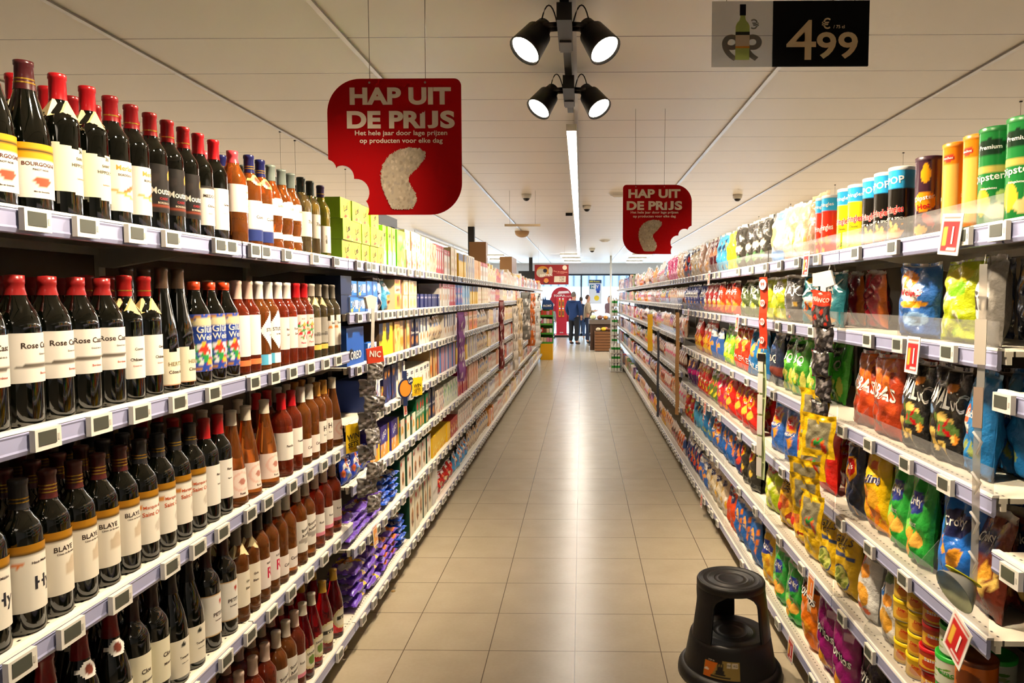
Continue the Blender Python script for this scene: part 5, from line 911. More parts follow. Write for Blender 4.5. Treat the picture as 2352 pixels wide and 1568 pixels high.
# ================================================================== PRICE TAGS, PROMO CARDS, HANGING STRIPS
TAGS = []
def price_tag_proto():
    m = MB(); m.box(-.034, -.011, -.020, .034, 0, .021); r = m.build('price_tag', WHT)
    MB().box(-.026, -.0122, -.010, .020, -.0108, .016).build('screen', SCRN, r); MB().box(.024, -.0118, -.006, .029, -.0108, .006).build('button', mat('pale_grey', '#c9c6bd', rough=.4), r)
    return r
_tp = price_tag_proto(); _tu = [False]
def ptag(side, z, y, lv, run):
    X = (-(XL-.0065) if side < 0 else (XR-.0065)); rz = pi/2 if side < 0 else -pi/2
    loc = (X-(-.003 if side < 0 else .003)*0, y, z)
    if not _tu[0]: o = _tp; _tu[0] = True; o.location = loc; o.rotation_euler = (0, 0, rz)
    else: o = dup(_tp, loc, (0, 0, rz))
    TAGS.append((o, side, lv, y, run))
def ytag(side, px, z):
    y = (XL if side < 0 else XR)*FPX/abs(px-1335); return y-(H-z)*tan(PITCH)
for li, xs in enumerate([(55, 175, 292, 376, 490, 516, 572, 597, 649, 714, 763), (80, 207, 303, 393, 476, 571, 619, 661, 703, 739, 768), (20, 140, 257, 375, 440, 497, 563, 603, 661, 700, 735, 765),
                         (330, 425, 506, 563, 614, 659, 702, 737, 767), (560, 640, 700, 773)]):
    for px in xs: ptag(-1, LV_W[li], ytag(-1, px, LV_W[li]), lvname(LV_W, li), 'wine')
for li, xs in enumerate([(2215, 2055, 1970, 1880, 1835, 1795, 1762, 1728, 1698), (2182, 2068, 1998, 1868, 1820, 1790, 1712), (2175, 2085, 2000, 1938, 1779, 1718, 1684), (2081, 2001, 1934, 1855, 1799, 1735, 1700), (2100, 2002, 1938, 1845, 1793, 1738, 1700), (1960, 1870, 1790, 1740, 1708)]):
    for px in xs: ptag(1, LV_R[li], ytag(1, px, LV_R[li]), lvname(LV_R, li), 'crisp')
for z, px in ((LV_N[0], 2297), (1.42, 2308), (1.06, 2325)): ptag(1, z, ytag(1, px, z), 'near', 'corner')
rr_ = random.Random(5)
for li, z in enumerate(LV_B):
    y = 3.26+rr_.uniform(0, .06)
    while y < 6.15: ptag(-1, z, y, lvname(LV_B, li), 'biscuit'); y += rr_.choice([.085, .13, .15, .18])
for li, z in enumerate(LV_R):
    y = 4.72+rr_.uniform(0, .1)
    while y < (6.5 if li else 7.4): ptag(1, z, y, lvname(LV_R, li), 'crisp'); y += rr_.choice([.12, .17, .2])
m = MB().color('#e9e7df')   # the remaining tags down both sides
for side, lv, y0, y1 in ((-1, LV_B, 6.25, 19.1), (1, LV_R2, 6.65, 18.5)):
    for z in lv:
        y = max(y0, 7.45 if (side > 0 and z > 1.7) else 0)
        while y < y1:
            X = -(XL-.007) if side < 0 else XR-.007; s = 1 if side < 0 else -1
            m.color('#e9e7df'); m.box(X, y-.03, z-.02, X+s*.011, y+.03, z+.02); m.color('#4b5048'); m.box(X+s*.011, y-.02, z-.008, X+s*.012, y+.018, z+.014)
            y += rr_.choice([.11, .13, .16])
tag(m.build('price_tag', PRINT), 'rows of small white electronic price tags far along both shelf rails', 'price tag', None, 'stuff')
def promo(side, px, z, txt, label, base=R_, tilt=0, dz=-.012, w_=.075, h_=.10, pic='#e8b83a'):
    y = ytag(side, px, z); X = -(XL-.022) if side < 0 else XR-.022
    m = MB(); P = lambda u, v, o: ((u-.5)*w_, -.001-o, (v-.5)*h_)
    patch(m, P, 16, 20, '#f4f1ec', [('r', .08, .07, .92, .80, base), ('r', .14, .25, .36, .66, pic), ('e', .62, .13, .3, .03, '#f4f1ec'), ('r', .1, .86, .9, .93, '#d8584a')], [(txt, .64, .48, .42, W, 0, .5)], w_, h_)
    m.color('#f4f1ec').box(-w_/2, -.0008, -h_/2, w_/2, .0008, h_/2)
    o = m.build('promo_card', PRINT, None, (X, y, z+dz)); R = Matrix.Rotation(pi/2 if side < 0 else -pi/2, 3, 'Z') @ Matrix.Rotation(radians(-4), 3, 'X') @ Matrix.Rotation(tilt, 3, 'Y'); o.rotation_euler = R.to_euler()
    tag(o, label, 'price card')
promo(1, 2195, 1.79, '1', 'red price card tilted on the top rail under the orange cans', tilt=.10, dz=.01, w_=.10, h_=.10)
promo(1, 1860, 1.79, '2', 'red price card on the top rail under the brown bags', dz=-.012)
promo(1, 2108, 1.509, '1', 'red price card on the second rail below the white-and-orange pointed bag', dz=-.018)
promo(1, 1700, 1.509, '1', 'small red and white price card on the second rail by the dark green bags')
promo(1, 1586, 1.509, '5', 'small red price card at the far end of the second crisp rail')
promo(1, 1634, 1.79, '1', 'narrow red price card on the top rail under the sky-blue bags')
promo(1, 2212, .853, '1', 'large red price card turned like a diamond under the brown crisp bag', tilt=.35, dz=-.02, w_=.09, h_=.11)
promo(1, 1825, .141, '1', 'red price card on the bottom rail beside the orange tortilla bags', dz=.0)
promo(1, 1625, .853, '2', 'small red price card on the fourth rail under the magenta bags')
promo(1, 1617, .141, '3', 'small red price card on the bottom rail at the beige bags')
promo(1, 1872, .53, '1', 'orange price card on the fifth rail above the tortilla bags', base='#ea7a1a')
promo(-1, 861, 1.31, '1', 'red price card on the third biscuit rail beside the foil pouches', dz=-.03)
promo(-1, 921, 1.053, '1', 'red price card on the fourth biscuit rail above the green-edged boxes', dz=-.035)
promo(-1, 851, .482, 'NEW', 'red and orange card on the sixth biscuit rail above the violet packets', base='#f0a050', dz=.0)
promo(-1, 1178, .482, '1', 'tiny red card far down the lower left rails')
# watch-shaped cardboard sign and the yellow WIN SETS cards
def win_card(parent, w_, h_, name='win_card'):
    m = MB(); P = lambda u, v, o: ((u-.5)*w_, -.001-o, (v-.5)*h_)
    patch(m, P, 6, 8, '#e8c01a', [('r', .0, .0, 1, .16, '#d8b018')], [('WIN', .5, .56, .2, K_, .08), ('1 VAN DE', .5, .42, .06, K_), ('SETS', .5, .28, .18, K_, .08), ('EN CASH', .5, .13, .07, '#8a3a2a')], w_, h_)
    m.color('#d8b018').box(-w_/2, -.0008, -h_/2, w_/2, .0008, h_/2); return m
y = ytag(-1, 918, 1.19); r = empty('watch_sign', (-(XL-.05), y, 1.13), pi/2-.5); tag(r, 'watch-shaped cardboard sign with a biscuit dial and yellow WIN SETS card', 'sign')
m = MB(); m.color('#14264e'); m.prism([(-.045, -.10), (-.01, -.10), (-.015, .10), (-.045, .10)], 0, .002); 
m.prism([(-.03+.056*cos(a), .056*sin(a)) for a in [i*pi/14 for i in range(28)]], -.001, .0025); m.build('watch_strap', PRINT, r)
m = MB().color('#e8862a'); m.prism([(-.03+.046*cos(a), .046*sin(a)) for a in [i*pi/14 for i in range(28)]], -.003, -.0012); m.build('biscuit_dial', PRINT, r)
m = MB().color('#14264e'); m.prism([(.01+.022*cos(a), .04+.022*sin(a)) for a in [i*pi/8 for i in range(16)]], -.0045, -.0032); P = lambda u, v, o: (.01+(u-.5)*.04, -.0046-o, .04+(v-.5)*.04); ink_text(m, P, 'Leo', .5, .5, .4, W, .2, .8, .04, .04, .0005, .02); m.build('round_badge', PRINT, r)
wc = win_card(None, .085, .105).build('win_card', PRINT, r, (.07, 0, -.0))
wo = win_card(None, .085, .125).build('win_card', PRINT, None, (-(XL-.03), 3.12, 1.03), (0, 0, pi/2-.45)); tag(wo, 'yellow WIN SETS card hanging in front of the last rosé bottles', 'sign')
# hanging strips
def strip_thing(name, label, cat, X, y, z0, z1, wdt, mat_, rz, cols=None, extra=None):
    r = empty(name, (X, y, z0), rz); tag(r, label, cat)
    m = MB().color(cols or '#e8e4da'); hh = z1-z0; n = 10
    prev = None
    for i in range(n+1):
        yy = .004*sin(i*1.1); a = m.vert((-wdt/2, yy, hh*i/n)); b_ = m.vert((wdt/2, yy, hh*i/n)); c_ = m.vert((wdt/2, yy+.0015, hh*i/n)); d_ = m.vert((-wdt/2, yy+.0015, hh*i/n))
        if prev: 
            for q in range(4): m.face((prev[q], prev[(q+1) % 4], (a, b_, c_, d_)[(q+1) % 4], (a, b_, c_, d_)[q]))
        prev = (a, b_, c_, d_)
    m.build('strip', mat_, r)
    if extra:
        q = MB(); patch(q, lambda u, v, o: ((u-.5)*wdt*(.9+.1*sin(9*v)), -.006-.012*abs(sin(v*hh*22))-o, .02+v*(hh-.04)), 8, int(hh*60), extra[0], [('n', 7, int(60*hh), .06, extra[1], 0, 0, 1, 1)]); q.build('hanging_packs', PRINT, r)
    MB().tube([(0, 0, hh-.01), (0, .01, hh+.02), (0, .03, hh+.02), (0, .035, hh)], .0022, 6).build('hook', WIRE, r)
    return r
def pouch(k, X, y, z, rz, label, group=None, tilt=0, info=True):
    o = spot(k, (X, y, z), rz, tilt); tag(o, label, PK[k]['cat'], group); return o
defp('foil', 'bag', 'snack_pouch', 'snack pouch', '', .105, .075, .035, '#77736e', [('n', 71, 22, .09, ['#e9e9ee', '#2c2a2a', '#b8b8c4', '#f6f6fa'], .0, .0, 1, 1)], crimp='#e9e9ee')
defp('lico', 'bag', 'snack_pouch', 'snack pouch', '', .085, .095, .04, '#232022', [('n', 72, 26, .09, ['#4a4648', '#6e6a6c', '#151314', '#8a8688'], .05, .05, .95, .9), ('r', 0, 0, .06, 1, '#a81c1c')], crimp='#232022')
defp('licr', 'bag', 'snack_pouch', 'snack pouch', '', .085, .13, .03, '#2e2a2c', [('r', 0, .6, 1, 1, '#d8341c'), ('n', 73, 16, .09, ['#5a5658', '#8a8688', '#c8301c'], .05, .05, .95, .55)], [('PRANCO', .5, .76, .12, '#f6c8b8')], crimp='#d8341c')
defp('yelw', 'bag', 'snack_pouch', 'snack pouch', '', .125, .15, .02, '#f2c60e', [('r', .16, .18, .84, .84, '#8a8468'), ('n', 74, 9, .09, ['#2fae4a', '#d8301c', '#e8802a', '#b81c1c'], .25, .24, .78, .5)], crimp='#f2c60e')
for k in ('foil', 'lico', 'licr', 'yelw'): PK[k]['desc'] = k
Xs = -(XL-.10); ys_ = 3.21
strip_thing('clip_strip', 'white hanging strip with a folded header above the silver foil pouches', 'hanging strip', Xs, ys_, .93, 1.60, .018, mat('white_strip', '#e4e1da', rough=.4), pi/2-.6)
m = MB().color('#e8e6e2'); m.prism([(-.032, .02), (0, .03), (.032, .02), (.02, -.03), (-.02, -.03)], -.008, .008); tag(m.build('strip_header', PRINT, None, (Xs, ys_-.03, 1.625), (0, 0, pi/2-.6)), 'white folded card header on top of the foil pouch strip', 'card')
m = MB().color('#e0482a'); m.prism([(-.045, .02), (.04, .03), (.05, -.04), (-.04, -.045)], -.004, .004); P = lambda u, v, o: ((u-.5)*.09, -.0045-o, (v-.5)*.07); ink_text(m, P, 'NIC', .5, .45, .4, W, -.1, .7, .09, .07, .001, .03); tag(m.build('strip_card', PRINT, None, (Xs+.02, ys_-.05, 1.40), (0, 0, pi/2-.6)), 'small orange card hanging above the silver foil pouches', 'card')
for i in range(9):
    pouch('foil', Xs+.015*(-1)**i, ys_-.035-.006*i, 1.30-.072*i-.02, pi/2-.6+random.uniform(-.3, .3), '%s silver and black foil pouch of the hanging strip beside the rosé wines' % ['topmost', 'second', 'third', 'fourth', 'fifth', 'sixth', 'seventh', 'eighth', 'lowest'][i], 'silver foil pouches on the hanging strip', random.uniform(-.2, .2))
# right: liquorice and yellow gummy pouches
Xq = XR-.07; yq = 2.57
strip_thing('clip_strip', 'clear hanging strip carrying the black and yellow sweet pouches', 'hanging strip', Xq+.02, yq, 1.0, 1.74, .02, CLEAR, -pi/2+.5)
m = MB().color('#d8d6d0'); m.prism([(-.05, .03), (.03, .04), (.05, -.01), (.012, -.02), (.012, -.05), (-.014, -.05), (-.012, -.015), (-.05, -.015)], -.004, .004); tag(m.build('strip_header', PRINT, None, (Xq, yq-.02, 1.70), (0, 0, -pi/2+.5)), 'crumpled clear-white header tag above the liquorice pouches', 'card')
pouch('licr', Xq-.01, yq-.03, 1.54, -pi/2+.55, 'red-topped liquorice pouch at the head of the hanging strip', tilt=.05)
for i in range(4): pouch('lico', Xq-.012*(i % 2), yq-.035, 1.455-.088*i, -pi/2+.5+random.uniform(-.15, .15), '%s black liquorice pouch under the red-topped one' % ['uppermost', 'second', 'third', 'lowest'][i], 'black liquorice pouches on the hanging strip')
for i, (dy, dz, a) in enumerate([(.02, 1.17, .15), (-.04, 1.09, .3), (.06, 1.04, -.35), (-.02, 1.01, .1), (.0, .93, .25), (-.04, .88, .1), (-.10, .83, -.15)]):
    pouch('yelw', Xq-.02-.008*i, yq+dy-.03, dz, -pi/2+.5+a, '%s yellow gummy pouch of the bunch below the liquorice' % ['topmost', 'second', 'third', 'fourth', 'fifth', 'sixth', 'lowest'][i], 'yellow gummy pouches in the hanging bunch', random.uniform(-.15, .25))
# red strip with round white badges, white-green label strip below
Xr2 = XR-.055; yr2 = 3.45; r = strip_thing('badge_strip', 'red hanging strip with round white price badges', 'hanging strip', Xr2, yr2, 1.40, 1.74, .055, PRINT, -pi/2+.45, '#d8391c')
for i in range(4):
    rr2 = (.026, .017, .017, .017)[i]; m = MB().color(W); m.prism([(rr2*cos(a), rr2*sin(a)) for a in [q*pi/10 for q in range(20)]], -.0075, -.006)
    P = lambda u, v, o: ((u-.5)*.04, -.0076-o, (v-.5)*.04); ink_text(m, P, '99', .5, .5, .5, '#c8281c', 0, .7, .04, .04, .0005, .02); m.build('round_badge', PRINT, r, (0, 0, .305-.088*i))
r = strip_thing('label_strip', 'long white and pale green label strip hanging below the red strip', 'hanging strip', Xr2-.01, yr2-.04, .78, 1.385, .05, PRINT, -pi/2+.5, '#cfe0a8')
for i in range(6): MB().box(-.022, -.0075, -.045, .012, -.0062, .045).build('white_label', WHT, r, (0, 0, .06+.10*i))
MB().box(-.025, -.009, -.02, .025, -.006, .015).build('black_header', BLK, r, (0, 0, .585))
# far strips on the right, violet strip and others on the left
for px, X, z0, z1, wd, c, lbl in [(1556, XR-.03, .55, 1.50, .05, '#b58a56', 'long beige cardboard strip hanging at the bay joint on the right'), (1493, XR-.04, .95, 1.42, .10, '#e8b41c', 'yellow hanging strip far along the right shelves'), (1512, XR-.03, .25, 1.25, .04, '#3a3f4a', 'dark slim hanging strip far along the right shelves')]:
    y = X*FPX/(px-1335); strip_thing('clip_strip', lbl, 'hanging strip', X, y, z0, z1, wd, PRINT, -pi/2+.6, c)
for px, X, z0, z1, wd, c, lbl in [(1057, .99, .95, 1.52, .08, '#8a5a9a', 'violet and grey hanging strip between two biscuit bays'), (1151, .99, .75, 1.60, .09, '#7a2a2a', 'dark red hanging strip on the left shelves'), (1183, .98, .55, 1.50, .12, '#e6dccb', 'cream hanging strip far along the left shelves'), (1193, .97, .7, 1.62, .14, '#d8bf94', 'tan hanging strip far along the left shelves'),
                                  (1207, .96, .9, 1.72, .26, '#77776f', 'grey speckled hanging strip near the far end of the left shelves'), (1221, .95, .7, 1.70, .20, '#cf6a20', 'orange-brown hanging strip near the far end of the left shelves'), (1230, .95, .6, 1.72, .3, '#e9ece8', 'white hanging strip at the far end of the left shelves')]:
    y = X*FPX/(1335-px); strip_thing('clip_strip', lbl, 'hanging strip', -X, y, z0, z1, wd, PRINT, pi/2-.6, c, (c, ['#f4efe6', '#2a2826', c, '#b8b0a8']) if wd > .07 else None)
# clear strip at the right frame edge
yc = 1.60; Xc = XR-.04; r = strip_thing('clip_strip', 'clear crumpled plastic hanging strip at the right frame edge', 'hanging strip', Xc, yc, .98, 1.72, .016, clear_mat('crumpled_clear', '#e6e0d6', .28, .15), -pi/2+.7)
MB().color('#d8d0c4').box(-.012, -.006, 0, .012, -.004, .10).build('paper_tag', PRINT, r, (0, 0, .52))
MB().color('#b09a8a').box(-.010, -.007, 0, .010, -.004, .09).build('printed_tag', PRINT, r, (0, 0, .38))
for i in range(4): MB().tube([(-.008, -.006, 0), (.012, -.012, -.02), (.0, -.006, -.05)], [.003, .004, .002], 6).build('clip', clear_mat('milky_clip', '#efe9df', .4, .3), r, (0, 0, .10+.09*i))
m = MB(); m.lathe([(0, 0), (.02, .004), (.036, .02), (.052, .045), (.051, .047), (.034, .023), (.0, .006)], 28); o = m.build('clear_dish', clear_mat('milky_dish', '#c8ccba', .22, .3), None, (XR-.045, 1.60, 1.01), (radians(115), 0, -pi/2+.2)); tag(o, 'milky plastic wobbler dish at the lower end of the clear strip', 'wobbler')
m = MB().color('#d8d81c'); m.prism([(.02*cos(a), .045*sin(a)) for a in [q*pi/12 for q in range(24)]], 0, .002); m.build('yellow_sticker', PRINT, o, (.0, 0.02, .012), (radians(-60), 0, .3))
# clear shelf dividers
for X, y, z, lbl in [(XR+.12, 2.16, 1.509, 'second shelf beside the white-and-orange pointed bag'), (XR+.12, 2.45, 1.18, 'third shelf by the glossy orange-red bags'), (XR+.12, 1.99, .853, 'fourth shelf between the green and blue bags'), (XR+.10, 2.30, .53, 'fifth shelf by the white pouches'), (XR+.12, 3.62, 1.18, 'third shelf behind the label strip')]:
    m = MB(); m.prism([(-.10, 0), (.14, 0), (.14, .16), (.0, .15), (-.10, .03)], -.0015, .0015, 'y'); o = m.build('shelf_divider', CLEAR, None, (X, y, z+TOP+.001)); tag(o, 'clear plastic shelf divider on the ' + lbl, 'divider')
# black display rail behind the top shelf
r = empty('display_rail', (-1.44, 4.55, 1.79+TOP)); tag(r, 'black slotted rail running above the lime biscuit boxes', 'rail')
MB().box(-.02, 0, .36, .02, 1.05, .43).build('rail_bar', BLK, r)
for y in (.03, 1.0): MB().box(-.015, y-.015, 0, .015, y+.015, .36).build('rail_post', BLK, r)
# ================================================================== FAR GOODS
PAL_L = [('#f1e2c4', ['#e0903a', '#c8552a', '#f8f4ea']), ('#f4efe6', ['#c8a878', '#d8402a', '#8a6a4a']), ('#e8a050', ['#f6e4c0', '#c8502a']), ('#f4f2ee', ['#3a5aa8', '#d8b88a']), ('#d8c4a0', ['#8a5a34', '#f4e8d0']), ('#efe8da', ['#f0b030', '#b84a3a']),
         ('#c83a2a', ['#f4e4d0', '#f0b84a']), ('#f6d890', ['#e07a2a', '#fff8e8']), ('#e4e2e4', ['#7a5a9a', '#c8a0b8']), ('#f2e6d8', ['#6a3a22', '#d8a86a'])]
PAL_R = [('#8a4a34', ['#e8b07a', '#f4e4d0', '#3a1c18']), ('#c83a2a', ['#f4c84a', '#f4e4d8']), ('#e8c8a8', ['#8a3a2a', '#f0903a']), ('#f0b82a', ['#d84a2a', '#2a3a7a']), ('#5a2a5a', ['#e88ac0', '#f4d84a']), ('#d8c0b0', ['#a84a5a', '#6a4a3a']),
         ('#2a4a8a', ['#f4e8d8', '#e84a3a']), ('#f0e4dc', ['#e8608a', '#f0a83a']), ('#6a8a3a', ['#f4e46a', '#e85a2a']), ('#e8783a', ['#f8e8c8', '#8a2a1c'])]
CN = {0: 'cream and orange', 1: 'white and tan', 2: 'orange', 3: 'white and blue', 4: 'tan', 5: 'off-white and gold', 6: 'red', 7: 'pale yellow', 8: 'grey-violet', 9: 'cream and brown'}
CN2 = {0: 'brown', 1: 'red and yellow', 2: 'peach', 3: 'yellow', 4: 'violet', 5: 'dusty pink', 6: 'navy', 7: 'white and pink', 8: 'olive green', 9: 'orange'}
for i, (b_, c_) in enumerate(PAL_L):
    defp('fl%d' % i, 'box', 'food_packet', 'food packet', CN[i], .09+.01*(i % 4), .17+.01*(i % 3), .13, b_, [('n', 80+i, 9, .16, c_, .05, .05, .95, .95)], [], nu=5, nv=8)
for i, (b_, c_) in enumerate(PAL_R):
    defp('fr%d' % i, 'bag', 'sweet_bag', 'sweet bag', CN2[i], .12+.01*(i % 3), .19+.01*(i % 3), .06, b_, [('n', 90+i, 10, .16, c_, .05, .05, .95, .95)], [], nu=6, nv=9)
rf = random.Random(11); STUFF = {-1: [], 1: []}
for side, lv, pre, ya, ymid, yb in ((-1, LV_B, 'fl', 8.2, 12.9, 19.1), (1, LV_R2, 'fr', 6.66, 12.9, 18.5)):
    for li, z in enumerate(lv):
        y = ya if not (side > 0 and li == 0) else 8.05
        if side > 0 and li == 0: y = 8.0
        lvz = [1.79, 1.56, 1.30, 1.06, .78, .47, .141] if side < 0 else lv
        while y < yb:
            k = pre+str(rf.randrange(10)); n = rf.randint(1, 4); p = PK[k]
            for q in range(n):
                w_ = p['w']+.006
                if y+w_ > yb: y = yb+1; break
                room = (lvz[li-1]-lvz[li]-TOP-.045) if li else .25
                sc = min(1, room/p['h'])*(rf.uniform(.9, 1) if li else rf.uniform(.8, 1.25))
                X = side*((XL if side < 0 else XR)+.03+p['d']/2); loc = (X, y+w_/2, lvz[li]+TOP); rz = pi/2 if side < 0 else -pi/2
                if y < ymid:
                    o = spot(k, loc, rz, 0, None, 0, sc); nm = 'left' if side < 0 else 'right'; lab = '%s %s on the %s shelf far along the %s side' % (p['desc'], p['cat'], lvname(lv, li), nm); tag(o, lab, p['cat'], lab.replace(p['cat'], p['cat']+'s'))
                else: STUFF[side].append((loc[0], y, p['w'], p['h']*sc, p['d'], loc[2], p['base'], p['shapes'][0][4]))
                y += w_
for side in (-1, 1):
    m = MB()
    for X, y, w_, h_, d_, z, b_, cs in STUFF[side]:
        m.color(b_); m.box(X-d_/2, y+.002, z, X+d_/2, y+w_-.002, z+h_)
        xf = X+d_/2+.001 if side < 0 else X-d_/2-.001
        for q in range(3):
            a, b2 = rf.uniform(.05, .5), rf.uniform(.05, .6); m.color(rf.choice(cs)); m.face([m.vert((xf, y+w_*u, z+h_*v)) for u, v in ((a, b2), (a+.4, b2), (a+.4, b2+.3), (a, b2+.3))])
    tag(m.build('food_packet' if side < 0 else 'sweet_bag', PRINT), 'tightly packed small %s at the far end of the %s shelves' % (('pale packets', 'left') if side < 0 else ('mixed packs', 'right')), 'groceries', None, 'stuff')
# white-and-green drinks at the end of the right shelves
def drink_proto():
    m = MB(); m.color('#efeee6'); m.lathe([(0, 0), (.03, 0), (.032, .01), (.032, .07)], 10); m.color('#2f9a3a').lathe([(.0325, .07), (.0325, .12)], 10).color('#efeee6'); m.lathe([(.032, .12), (.028, .145), (.014, .165), (.013, .175)], 10); r = m.build('drink_bottle', PRINT)
    m = MB(); m.lathe([(.015, .172), (.015, .19), (0, .19)], 10); m.build('cap', WHT, r); return r
dpz = drink_proto(); du = False
def drinks(X0, y0, nx, ny, z, label, grp):
    global du
    for i in range(nx):
        for j in range(ny):
            loc = (X0+.068*i, y0+.068*j, z)
            if not du: o = dpz; du = True; o.location = loc
            else: o = dup(dpz, loc, (0, 0, 0))
            tag(o, label, 'drink bottle', grp)
ex = .66
r = empty('drinks_rack', (ex, 15.7, 0)); tag(r, 'white floor rack of green and white drink bottles jutting into the aisle', 'rack')
for z in (.02, .22, .42): MB().box(-.02, -.02, z-.012, .24, .86, z).build('rack_shelf', WHT, r)
for x_, y_ in ((-.01, -.01), (.23, -.01), (-.01, .85), (.23, .85)): MB().box(x_-.008, y_-.008, 0, x_+.008, y_+.008, .45).build('rack_post', WHT, r)
for i, z in enumerate((.02, .22, .42)): drinks(ex+.03, 15.72, 3, 5, z+.0005, 'green and white drink bottle on the %s tier of the floor rack' % ['lowest', 'middle', 'top'][i], 'drink bottles on the %s tier of the floor rack' % ['lowest', 'middle', 'top'][i])
# tall narrow rack fixed on the shelf front with cups and cartons
r = empty('drinks_tower', (.70, 16.75, 0)); tag(r, 'tall white rack of green and white drinks at the right shelf end', 'rack')
zs = (.1, .32, .54, .76, .98, 1.2, 1.42)
for z in zs: MB().box(0, 0, z-.012, .20, .42, z).build('rack_shelf', WHT, r)
for x_, y_ in ((.0, .0), (.20, .0), (.0, .42), (.20, .42)): MB().box(x_-.008, y_-.008, 0, x_+.008, y_+.008, 1.66).build('rack_post', WHT, r)
for i, z in enumerate(zs): drinks(.745, 16.80, 2, 5, z+.0005, 'green and white drink bottle on shelf row %s of the tall rack' % ['one from the floor', 'two', 'three', 'four', 'five', 'six', 'seven at the top'][i], 'drink bottles in the tall rack, row %d' % (i+1))
# ================================================================== STEP STOOL
SX, SY = .655, 3.10
st = empty('step_stool', (SX, SY, 0)); tag(st, 'round black plastic step stool on the tiles in front of the crisps', 'step stool')
def grooves(r, z, n0, n1, hgt=.0016, step=.004):
    out = []; x = n1
    while x > n0: out += [(x, z), (x-step*.3, z+hgt), (x-step*.6, z+hgt), (x-step*.9, z)]; x -= step
    return out
top = [(0, .418), (.05, .418), (.054, .4205), (.058, .418)] + grooves(0, .418, .075, .10)[::-1] + [(.105, .421)] + grooves(0, .4185, .118, .134)[::-1] + [(.138, .4215), (.143, .420), (.147, .413), (.147, .392), (.143, .388), (.143, .40), (0, .402)]
m = MB(); m.lathe(top, 48); m.build('top_step', BPL, st)
def leg_seg(a, half_top, half_bot):
    m = MB(); m.smooth = True; n, k = 10, 12; ring = []
    for j in range(k+1):
        t = j/k; z = .40-.215*t; ro = .145+.028*t; ri = ro-.012
        # arched opening: the leg widens quickly towards the top step
        hw = half_bot+(half_top-half_bot)*max(0, 1-t*3.2)**2 - .0*t
        ring.append(([m.vert((ro*cos(a+hw*(2*i/n-1)), ro*sin(a+hw*(2*i/n-1)), z)) for i in range(n+1)], [m.vert((ri*cos(a+hw*(2*i/n-1)), ri*sin(a+hw*(2*i/n-1)), z)) for i in range(n+1)]))
    for (o0, i0), (o1, i1) in zip(ring, ring[1:]):
        for i in range(n): m.face((o0[i], o0[i+1], o1[i+1], o1[i])); m.face((i0[i+1], i0[i], i1[i], i1[i+1]))
        m.face((o0[0], o1[0], i1[0], i0[0])); m.face((o0[n], i0[n], i1[n], o1[n]))
    return m
for a in (-150, -30, 90): leg_seg(radians(a), .95, .36 if a != 90 else .32).build('leg', BPL, st)
low = [(0, .184), (.045, .184), (.05, .1865), (.055, .184)] + grooves(0, .184, .075, .10)[::-1] + [(.12, .187), (.150, .188), (.162, .186), (.172, .178), (.176, .165), (.196, .055), (.197, .05), (.201, .048)]
m = MB(); m.lathe(low, 48); m.build('lower_step', BPL, st)
m = MB(); m.lathe([(.200, .05), (.213, .046), (.222, .034), (.225, .018), (.225, .0), (.215, .0), (.213, .02)], 48); m.build('skirt', BPL, st)
A0 = radians(-112); Aw = radians(46); P = lambda u, v, o: ((.1992-.0225*v*.75+o)*cos(A0+(u-.5)*Aw), (.1992-.0225*v*.75+o)*sin(A0+(u-.5)*Aw), .062+.072*v)
m = MB(); patch(m, P, 30, 22, '#8a7438', [('t', 0, 1, .42, 1, 0, 0, '#c8640c'), ('t', .42, 1, 0, 0, .22, 0, '#c8640c'), ('r', 0, .86, .5, 1, '#0e0d0c'), ('t', .32, .2, .62, .2, .47, 1.0, '#15130f'), ('r', .39, .4, .55, .86, '#15130f'), ('r', .42, .66, .44, .8, '#8a7438'), ('r', .50, .66, .52, .8, '#8a7438'), ('e', .08, .4, .06, .08, '#d8cdb4'), ('r', .64, .68, .76, .92, '#c8bda4'), ('r', .8, .68, .96, .92, '#c8bda4'), ('r', .22, .06, .75, .16, '#1d1a14')], [('STEP IN', .2, .93, .09, '#b8ad9c'), ('150', .70, .8, .12, K_), ('KG', .88, .8, .12, K_)], .158, .072)
m.build('sticker', PRINT, st)
tag(MB().lathe([(0, .0), (.012, .001), (.013, .004), (.0, .006)], 12).color('#b89a60').build('bottle_cork', mat('cork', '#b0905a', rough=.8), None, (at_z(903, 1358, 0).x, at_z(903, 1358, 0).y, .0)), 'small tan cork disc lying on the floor below the violet packets', 'cork')
# ================================================================== PEOPLE
def skin(name, chains, m_, parent, sub=2):
    """chains: list of [(x, y, z, r), ...]; a point equal to an earlier one joins on"""
    vs, es, rs, idx = [], [], [], {}
    for ch in chains:
        last = None
        for x, y, z, r in ch:
            k = (round(x, 4), round(y, 4), round(z, 4))
            if k not in idx: idx[k] = len(vs); vs.append((x, y, z)); rs.append(r)
            if last is not None and idx[k] != last: es.append((last, idx[k]))
            last = idx[k]
    me = bpy.data.meshes.new(name); me.from_pydata(vs, es, []); me.materials.append(m_); o = put(name, me, parent)
    md = o.modifiers.new('Skin', 'SKIN'); md.use_smooth_shade = True
    sv = me.skin_vertices[0].data if me.skin_vertices else None
    if sv is None:
        bm = bmesh.new(); bm.from_mesh(me); bm.verts.layers.skin.verify(); bm.to_mesh(me); bm.free(); sv = me.skin_vertices[0].data
    for i, r in enumerate(rs):
        sv[i].radius = (r, r) if not isinstance(r, tuple) else r; sv[i].use_root = (i == 0)
    s_ = o.modifiers.new('Subdivision', 'SUBSURF'); s_.levels = 1; s_.render_levels = sub
    return o
SKIN = mat('skin', '#c89274', rough=.55)
